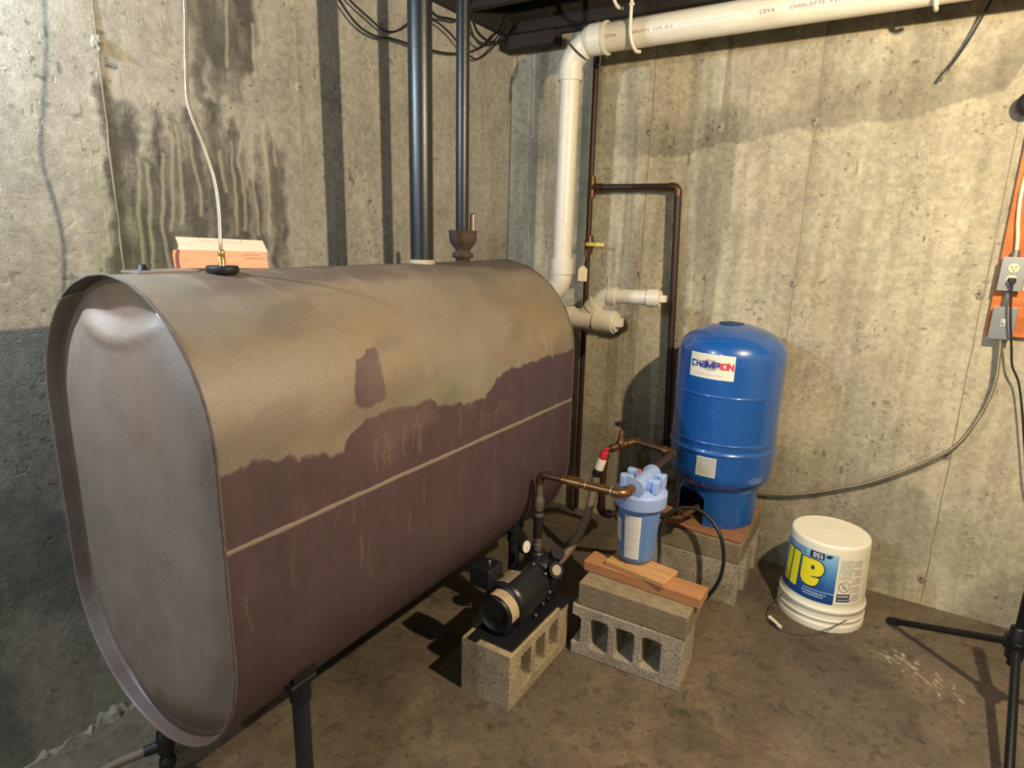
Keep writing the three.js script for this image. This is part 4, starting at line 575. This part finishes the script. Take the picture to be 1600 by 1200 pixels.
// ---------------------------------------------------------------- bucket
{
  const cx = 1.797, cz = 0.30, H = 0.365, t = thing('bucket', 'white plastic bucket turned upside down with blue and yellow label', 'bucket', [cx, 0, cz]);
  M.bucket = phys({ color: 0xe6dfcc, roughness: 0.45, clearcoat: 0.1, clearcoatRoughness: 0.4 }); M.bucket.side = THREE.DoubleSide;
  const rA = (y) => mix(0.1565, 0.147, (y - 0.1) / (H - 0.1));
  part(t, 'body', lathe([[0.157, 0.0], [0.164, 0.0], [0.165, 0.004], [0.165, 0.024], [0.163, 0.028], [0.159, 0.03], [0.159, 0.042], [0.163, 0.045], [0.165, 0.049], [0.163, 0.053], [0.159, 0.056], [0.159, 0.078], [0.164, 0.082], [0.165, 0.090], [0.163, 0.097], [0.157, 0.1], [rA(0.12), 0.12], [rA(0.34), 0.34], [0.1475, 0.352], [0.1455, 0.36], [0.142, 0.364], [0.137, 0.365], [0.134, 0.361], [0.06, 0.3605], [0.022, 0.3605], [0.02, 0.362], [0.012, 0.362], [0.010, 0.359], [0, 0.359]], [cx, 0, cz], [0, 1, 0], 80), M.bucket);
  const L = canvasTex(2048, 1024, (g, w, h) => {
    // drawn the right way up, then mapped turned over as the bucket stands
    g.fillStyle = '#e7dfc8'; g.fillRect(0, 0, w, h);
    const fx0 = 520, fw = 1528, bl = g.createLinearGradient(0, 40, 0, h - 30); bl.addColorStop(0, '#123a7c'); bl.addColorStop(0.3, '#1c5297'); bl.addColorStop(0.62, '#4b89bd'); bl.addColorStop(1, '#9cc2d6'); g.fillStyle = bl; g.fillRect(fx0, 30, fw, h - 60);
    g.strokeStyle = 'rgba(160,200,225,0.55)'; g.lineWidth = 7; for (let i = 0; i < 14; i++) { g.beginPath(); g.moveTo(fx0, 250 + i * 48); g.lineTo(fx0 + 220 - i * 9, 250 + i * 48); g.stroke(); }
    g.strokeStyle = '#c9dbe4'; g.lineWidth = 10; g.beginPath(); g.moveTo(fx0, 238); g.lineTo(fx0 + 560, 238); g.stroke(); g.lineWidth = 4;
    g.fillStyle = '#b9cfdd'; for (const [yy, x0, n] of [[120, 700, 11], [170, 660, 13]]) for (let i = 0; i < n; i++) g.fillRect(x0 + i * 34, yy, 18 + rnd() * 10, 26);
    // letters
    g.lineJoin = 'round'; const X = (a) => fx0 + a; g.save();
    const letterA = () => { g.beginPath(); g.moveTo(X(300), 470); g.quadraticCurveTo(X(310), 300, X(470), 310); g.quadraticCurveTo(X(640), 320, X(640), 480); g.lineTo(X(640), 800); g.lineTo(X(500), 800); g.quadraticCurveTo(X(240), 830, X(240), 650); g.quadraticCurveTo(X(250), 520, X(400), 510); g.lineTo(X(440), 505); g.lineTo(X(440), 455); g.closePath(); };
    const ell = (a) => { g.beginPath(); g.moveTo(X(a), 180); g.lineTo(X(a + 150), 180); g.lineTo(X(a + 150), 830); g.lineTo(X(a), 830); g.closePath(); };
    for (const f of [letterA, () => ell(720), () => ell(930)]) { g.strokeStyle = '#14254f'; g.lineWidth = 70; f(); g.stroke(); } for (const f of [letterA, () => ell(720), () => ell(930)]) { g.fillStyle = '#e6d92b'; f(); g.fill(); g.strokeStyle = '#e6d92b'; g.lineWidth = 26; g.stroke(); }
    g.fillStyle = '#14254f'; g.beginPath(); g.ellipse(X(430), 660, 34, 42, 0, 0, 7); g.fill(); g.restore();
    g.fillStyle = '#16264f'; g.fillRect(X(250), 850, 270, 130); g.fillStyle = '#eef0ee'; g.font = 'bold 120px sans-serif'; g.textBaseline = 'middle'; g.fillText('150', X(268), 918);
    g.fillStyle = '#16264f'; g.beginPath(); g.moveTo(X(100), 960); g.quadraticCurveTo(X(170), 850, X(240), 940); g.lineTo(X(170), 975); g.fill();
    g.globalAlpha = 0.8; for (let j = 0; j < 3; j++) for (let i = 0; i < 16; i++) g.fillRect(X(600 + i * 42), 868 + j * 40, 26 + rnd() * 10, 20); g.globalAlpha = 1;
    // side panel
    g.strokeStyle = '#39404f'; g.lineWidth = 6; g.strokeRect(230, 110, 240, 800); g.fillStyle = '#2a3354'; g.fillRect(232, 112, 236, 150); g.fillStyle = '#dcd6c4'; for (let i = 0; i < 6; i++) g.fillRect(258 + i * 34, 196, 20, 40); for (let i = 0; i < 12; i++) g.fillRect(250 + i * 17, 136, 12, 22);
    g.lineWidth = 12; g.strokeStyle = '#33373f'; g.beginPath(); g.arc(350, 400, 100, 0, 7); g.moveTo(280, 330); g.lineTo(420, 470); g.stroke(); g.lineWidth = 8; g.beginPath(); g.arc(350, 420, 42, 0, 7); g.moveTo(330, 350); g.lineTo(395, 390); g.stroke();
    g.lineWidth = 5; g.beginPath(); g.moveTo(230, 540); g.lineTo(470, 540); g.moveTo(230, 690); g.lineTo(470, 690); g.stroke(); g.fillStyle = '#6b6f78'; for (let j = 0; j < 11; j++) for (let x = 250; x < 440;) { const l = 10 + rnd() * 30; g.fillRect(x, 562 + j * 31, l, 13); x += l + 8; }
    for (let j = 0; j < 26; j++) { if (j % 5 === 0) continue; for (let x = 20; x < 190;) { const l = 12 + rnd() * 34; g.fillRect(x, 90 + j * 33, l, 15); x += l + 8; } }
    for (let i = 0; i < 18; i++) g.fillRect(60 + i * 24, 40, 16, 10);
  });
  // azimuth: larger = to the right seen from the room; the print is upside down
  const a0 = -1.77, a1 = 0.98; part(t, 'label', grid(64, 6, (a, b) => { const f = mix(a0, a1, a) + 0.05, y = mix(0.112, 0.335, b), r = rA(y) + 0.0007; return [cx + Math.sin(f) * r, y, cz + Math.cos(f) * r]; }, (a, b) => [1 - a, 1 - b]), std({ map: L, roughness: 0.45 }), 'blue and white label with yellow letters, upside down');
  part(t, 'handle', tube([[1.655, 0.062, 0.38], [1.634, 0.045, 0.43], [1.632, 0.03, 0.49], [1.65, 0.022, 0.535], [1.714, 0.018, 0.56], [1.79, 0.02, 0.535], [1.85, 0.032, 0.475], [1.905, 0.06, 0.42]], 0.0022, 80, 8), std({ color: 0x5d564b, roughness: 0.45, metalness: 0.6 }), 'thin wire bail');
  part(t, 'handle_grip', cyl([1.637, 0.024, 0.515], [1.69, 0.0175, 0.556], 0.0075, undefined, 14), M.bucket);
}
// ---------------------------------------------------------------- tripod stand
{
  const hub = V(2.37, 0.3, 0.665), t = thing('tripod_stand', 'black metal tripod stand on floor right of the bucket', 'stand', [2.37, 0, 0.665]);
  M.stand = std({ color: 0x101114, roughness: 0.42, metalness: 0.3 });
  part(t, 'pole', cyl([2.37, 0.22, 0.665], [2.37, 0.64, 0.665], 0.0145, undefined, 20), M.stand);
  part(t, 'hub', merge([lathe([[0.015, -0.06], [0.024, -0.055], [0.026, -0.02], [0.034, -0.012], [0.034, 0.014], [0.026, 0.022], [0.024, 0.05], [0.015, 0.055]], hub.toArray(), [0, 1, 0], 24), cyl([2.37, 0.335, 0.665], [2.405, 0.335, 0.69], 0.009)]), M.stand);
  for (const [x, z] of [[2.055, 0.243], [2.34, 1.18], [2.86, 0.5]]) {
    const tip = V(x, 0.016, z), d = tip.clone().sub(hub).normalize(), s = hub.clone().addScaledVector(d, 0.02), l = part(t, 'leg', cyl(s, tip, 0.0125, undefined, 16), M.stand);
    part(l, 'rubber_foot', merge([cyl(tip.clone().addScaledVector(d, -0.05), tip, 0.0155, undefined, 16), new THREE.SphereGeometry(0.0155, 14, 10).translate(tip.x, tip.y, tip.z)]), M.blackRubber);
    part(l, 'hinge', box(0.022, 0.05, 0.022, hub.x + d.x * 0.035, hub.y - 0.012, hub.z + d.z * 0.035, 0.004), M.stand);
  }
}
// ---------------------------------------------------------------- electrics on the back wall
{
  M.orange = std({ map: woodTex([203, 116, 52], [172, 90, 40], 512, 512, 6), roughness: 0.7 });
  single('backing_board', box(0.75, 0.98, 0.018, 2.187 + 0.375, 1.183 + 0.49, 0.010, 0.002), M.orange, 'orange brown wooden backing board on concrete wall', 'board');
  M.steelBox = std({ color: 0x8b8e90, roughness: 0.4, metalness: 0.6 });
  const ob = thing('outlet_box', 'grey metal box with cream outlet on the backing board', 'outlet', [2.222, 1.35, 0.02]);
  part(ob, 'box', box(0.07, 0.118, 0.042, 2.226, 1.414, 0.041, 0.006), M.steelBox); part(ob, 'cover', box(0.074, 0.122, 0.004, 2.226, 1.414, 0.064, 0.0015), M.steelBox);
  const rec = (y) => { const r = part(ob, 'receptacle', lathe([[0, 0.004], [0.0155, 0.004], [0.017, 0.002], [0.017, 0]], [2.226, y, 0.0655], [0, 0, 1], 28), std({ color: 0xd8cba0, roughness: 0.5 }), 'cream round socket face'); part(r, 'slot', merge([box(0.0025, 0.009, 0.001, 2.220, y + 0.003, 0.0698, 0.0004), box(0.0025, 0.008, 0.001, 2.232, y + 0.003, 0.0698, 0.0004), cyl([2.226, y - 0.008, 0.069], [2.226, y - 0.008, 0.0702], 0.0026, undefined, 12)]), M.blackIron); };
  rec(1.436); rec(1.394); part(ob, 'screw', cyl([2.226, 1.415, 0.065], [2.226, 1.415, 0.0685], 0.003, undefined, 12), M.galv);
  part(ob, 'connector', merge([cyl([2.226, 1.473, 0.042], [2.226, 1.492, 0.042], 0.014, undefined, 16), cyl([2.226, 1.492, 0.042], [2.226, 1.50, 0.042], 0.010, undefined, 16)]), M.galv);
  const sb = thing('switch_box', 'grey metal switch box with toggle at lower edge of backing board', 'switch', [2.226, 1.17, 0.02]);
  part(sb, 'box', box(0.07, 0.115, 0.042, 2.230, 1.234, 0.041, 0.006), M.steelBox); part(sb, 'cover', box(0.074, 0.12, 0.004, 2.230, 1.234, 0.064, 0.0015), M.steelBox);
  part(sb, 'toggle', merge([box(0.016, 0.028, 0.006, 2.230, 1.236, 0.067, 0.002), box(0.008, 0.012, 0.018, 2.230, 1.24, 0.074, 0.002)]), std({ color: 0xb9b6ae, roughness: 0.4 }), 'pale toggle'); for (const dy of [0.04, -0.04]) part(sb, 'screw', cyl([2.230, 1.234 + dy, 0.065], [2.230, 1.234 + dy, 0.0685], 0.0034, undefined, 12), M.galv);
  part(sb, 'nipple', cyl([2.228, 1.29, 0.04], [2.227, 1.356, 0.04], 0.0115, undefined, 18), M.galv, 'short conduit up to the outlet box');
  // armoured cable, ringed along its length
  const path = [[2.233, 1.178, 0.042], [2.240, 1.12, 0.04], [2.246, 1.0, 0.035], [2.222, 0.866, 0.03], [2.162, 0.727, 0.028], [2.08, 0.645, 0.026], [1.987, 0.571, 0.024], [1.88, 0.50, 0.022], [1.762, 0.441, 0.02], [1.67, 0.40, 0.02], [1.585, 0.371, 0.02], [1.475, 0.352, 0.022], [1.36, 0.345, 0.024]];
  const curve = new THREE.CatmullRomCurve3(path.map(v3), false, 'centripetal'), N = 760, fr = curve.computeFrenetFrames(N, false), pos = [], idx = [], RS = 10;
  for (let i = 0; i <= N; i++) { const p = curve.getPointAt(i / N), r = 0.0068 + 0.0013 * Math.sin((i / 4) * Math.PI * 2 * 0.98); for (let k = 0; k < RS; k++) { const a = (k / RS) * 6.2832, q = p.clone().addScaledVector(fr.normals[i], Math.cos(a) * r).addScaledVector(fr.binormals[i], Math.sin(a) * r); pos.push(q.x, q.y, q.z); } }
  for (let i = 0; i < N; i++) for (let k = 0; k < RS; k++) { const a = i * RS + k, b = i * RS + ((k + 1) % RS), c = a + RS, d = b + RS; idx.push(a, b, d, a, d, c); }
  const g = new THREE.BufferGeometry(); g.setAttribute('position', new THREE.Float32BufferAttribute(pos, 3)); g.setIndex(idx); g.computeVertexNormals();
  single('armoured_cable', g, std({ color: 0x8f8574, roughness: 0.4, metalness: 0.65, side: THREE.DoubleSide }), 'ringed metal conduit curving down from switch box to blue tank', 'conduit');
  const pc = thing('plug_cord', 'black plug and cord hanging from the outlet', 'cord', [2.228, 0.7, 0.08]);
  part(pc, 'plug', merge([box(0.024, 0.018, 0.024, 2.2265, 1.393, 0.084, 0.004), box(0.014, 0.016, 0.014, 2.2275, 1.384, 0.092, 0.004)]), M.blackRubber); part(pc, 'cord', tube([[2.228, 1.38, 0.094], [2.232, 1.34, 0.095], [2.246, 1.25, 0.092], [2.268, 1.15, 0.075], [2.284, 1.08, 0.06], [2.312, 1.025, 0.05], [2.342, 0.918, 0.05], [2.37, 0.797, 0.045], [2.42, 0.6, 0.04], [2.5, 0.45, 0.04]], 0.0038, 90, 8), M.blackRubber);
  single('white_cable', tube([[2.226, 1.498, 0.042], [2.222, 1.54, 0.042], [2.213, 1.60, 0.038], [2.206, 1.70, 0.03], [2.212, 1.80, 0.026], [2.235, 1.92, 0.026], [2.26, 2.1, 0.03], [2.27, 2.46, 0.05]], 0.0062, 80, 10), std({ color: 0xe0d5b6, roughness: 0.55 }), 'cream cable rising from the outlet box', 'cable');
  single('paper_slip', box(0.06, 0.09, 0.0012, 2.30, 1.40, 0.0198, 0.0005), std({ color: 0xddd0b4, roughness: 0.8 }), 'cream paper slip on the backing board', 'paper');
  single('black_knob', lathe([[0, 0.06], [0.02, 0.058], [0.036, 0.048], [0.042, 0.03], [0.038, 0.012], [0.024, 0.002], [0.012, 0], [0.012, -0.03]], [2.178, 1.995, 0.035], [0, 0, 1], 30), M.blackRubber, 'round black fitting on wall above backing board', 'fitting');
  const hw = thing('hanging_wire', 'short black wire with frayed bright end hanging on concrete wall', 'wire', [1.95, 2.1, 0.05]);
  part(hw, 'wire', tube([[2.05, 2.49, 0.12], [2.03, 2.40, 0.08], [1.998, 2.31, 0.055], [1.965, 2.225, 0.045], [1.935, 2.165, 0.04], [1.918, 2.135, 0.04]], 0.0042, 50, 8), M.blackRubber); part(hw, 'wire_end', merge([tube([[1.919, 2.137, 0.04], [1.908, 2.118, 0.041], [1.897, 2.098, 0.04]], 0.0062, 14, 8), tube([[1.925, 2.145, 0.046], [1.915, 2.122, 0.048], [1.906, 2.105, 0.048]], 0.0024, 10, 6)]), std({ color: 0x55504a, roughness: 0.35, metalness: 0.6 }), 'frayed grey metal end');
}
// ---------------------------------------------------------------- cables slung along the left wall
{
  const w = (pts, r, label) => single('ceiling_cable', tube(pts, r, 90, 8), std({ color: 0x1b1b1d, roughness: 0.5 }), label, 'cable');
  w([[0.03, 2.49, 1.42], [0.032, 2.40, 1.30], [0.03, 2.31, 1.211], [0.03, 2.25, 1.12], [0.03, 2.236, 1.02], [0.03, 2.249, 0.948], [0.03, 2.26, 0.754], [0.03, 2.289, 0.533], [0.03, 2.359, 0.335], [0.03, 2.45, 0.21], [0.04, 2.50, 0.13]], 0.0045, 'black cable sagging lowest along wall behind the black pipes');
  w([[0.03, 2.49, 1.36], [0.03, 2.40, 1.26], [0.03, 2.33, 1.17], [0.03, 2.29, 1.06], [0.03, 2.268, 0.98], [0.03, 2.29, 0.90], [0.035, 2.36, 0.79], [0.04, 2.38, 0.69], [0.04, 2.36, 0.58], [0.04, 2.31, 0.46], [0.04, 2.30, 0.38], [0.04, 2.36, 0.27], [0.05, 2.47, 0.16]], 0.004, 'thin dark cable crossing over wall behind the black pipes');
  w([[0.06, 2.55, 0.9], [0.06, 2.43, 0.78], [0.05, 2.399, 0.69], [0.05, 2.409, 0.61], [0.05, 2.435, 0.51], [0.05, 2.55, 0.45]], 0.0055, 'short black cable swag between the two black pipes');
  w([[0.08, 2.56, 0.52], [0.07, 2.47, 0.46], [0.06, 2.415, 0.41], [0.06, 2.392, 0.33], [0.06, 2.404, 0.23], [0.06, 2.45, 0.13], [0.07, 2.52, 0.08]], 0.006, 'thick black cable loop hanging in the corner');
  w([[0.09, 2.56, 0.56], [0.07, 2.46, 0.49], [0.06, 2.385, 0.43], [0.06, 2.36, 0.37], [0.06, 2.375, 0.31], [0.07, 2.46, 0.21], [0.08, 2.55, 0.16]], 0.004, 'thin black cable loop hanging below the thick one in the corner');
}
for (const n of ['backing_board', 'outlet_box', 'switch_box', 'plug_cord', 'paper_slip', 'armoured_cable', 'white_cable']) scene.getObjectByName(n).position.z += 0.011;
scene.traverse((o) => { if (o.isMesh) { o.castShadow = true; o.receiveShadow = true; } });
renderer.render(scene, camera);
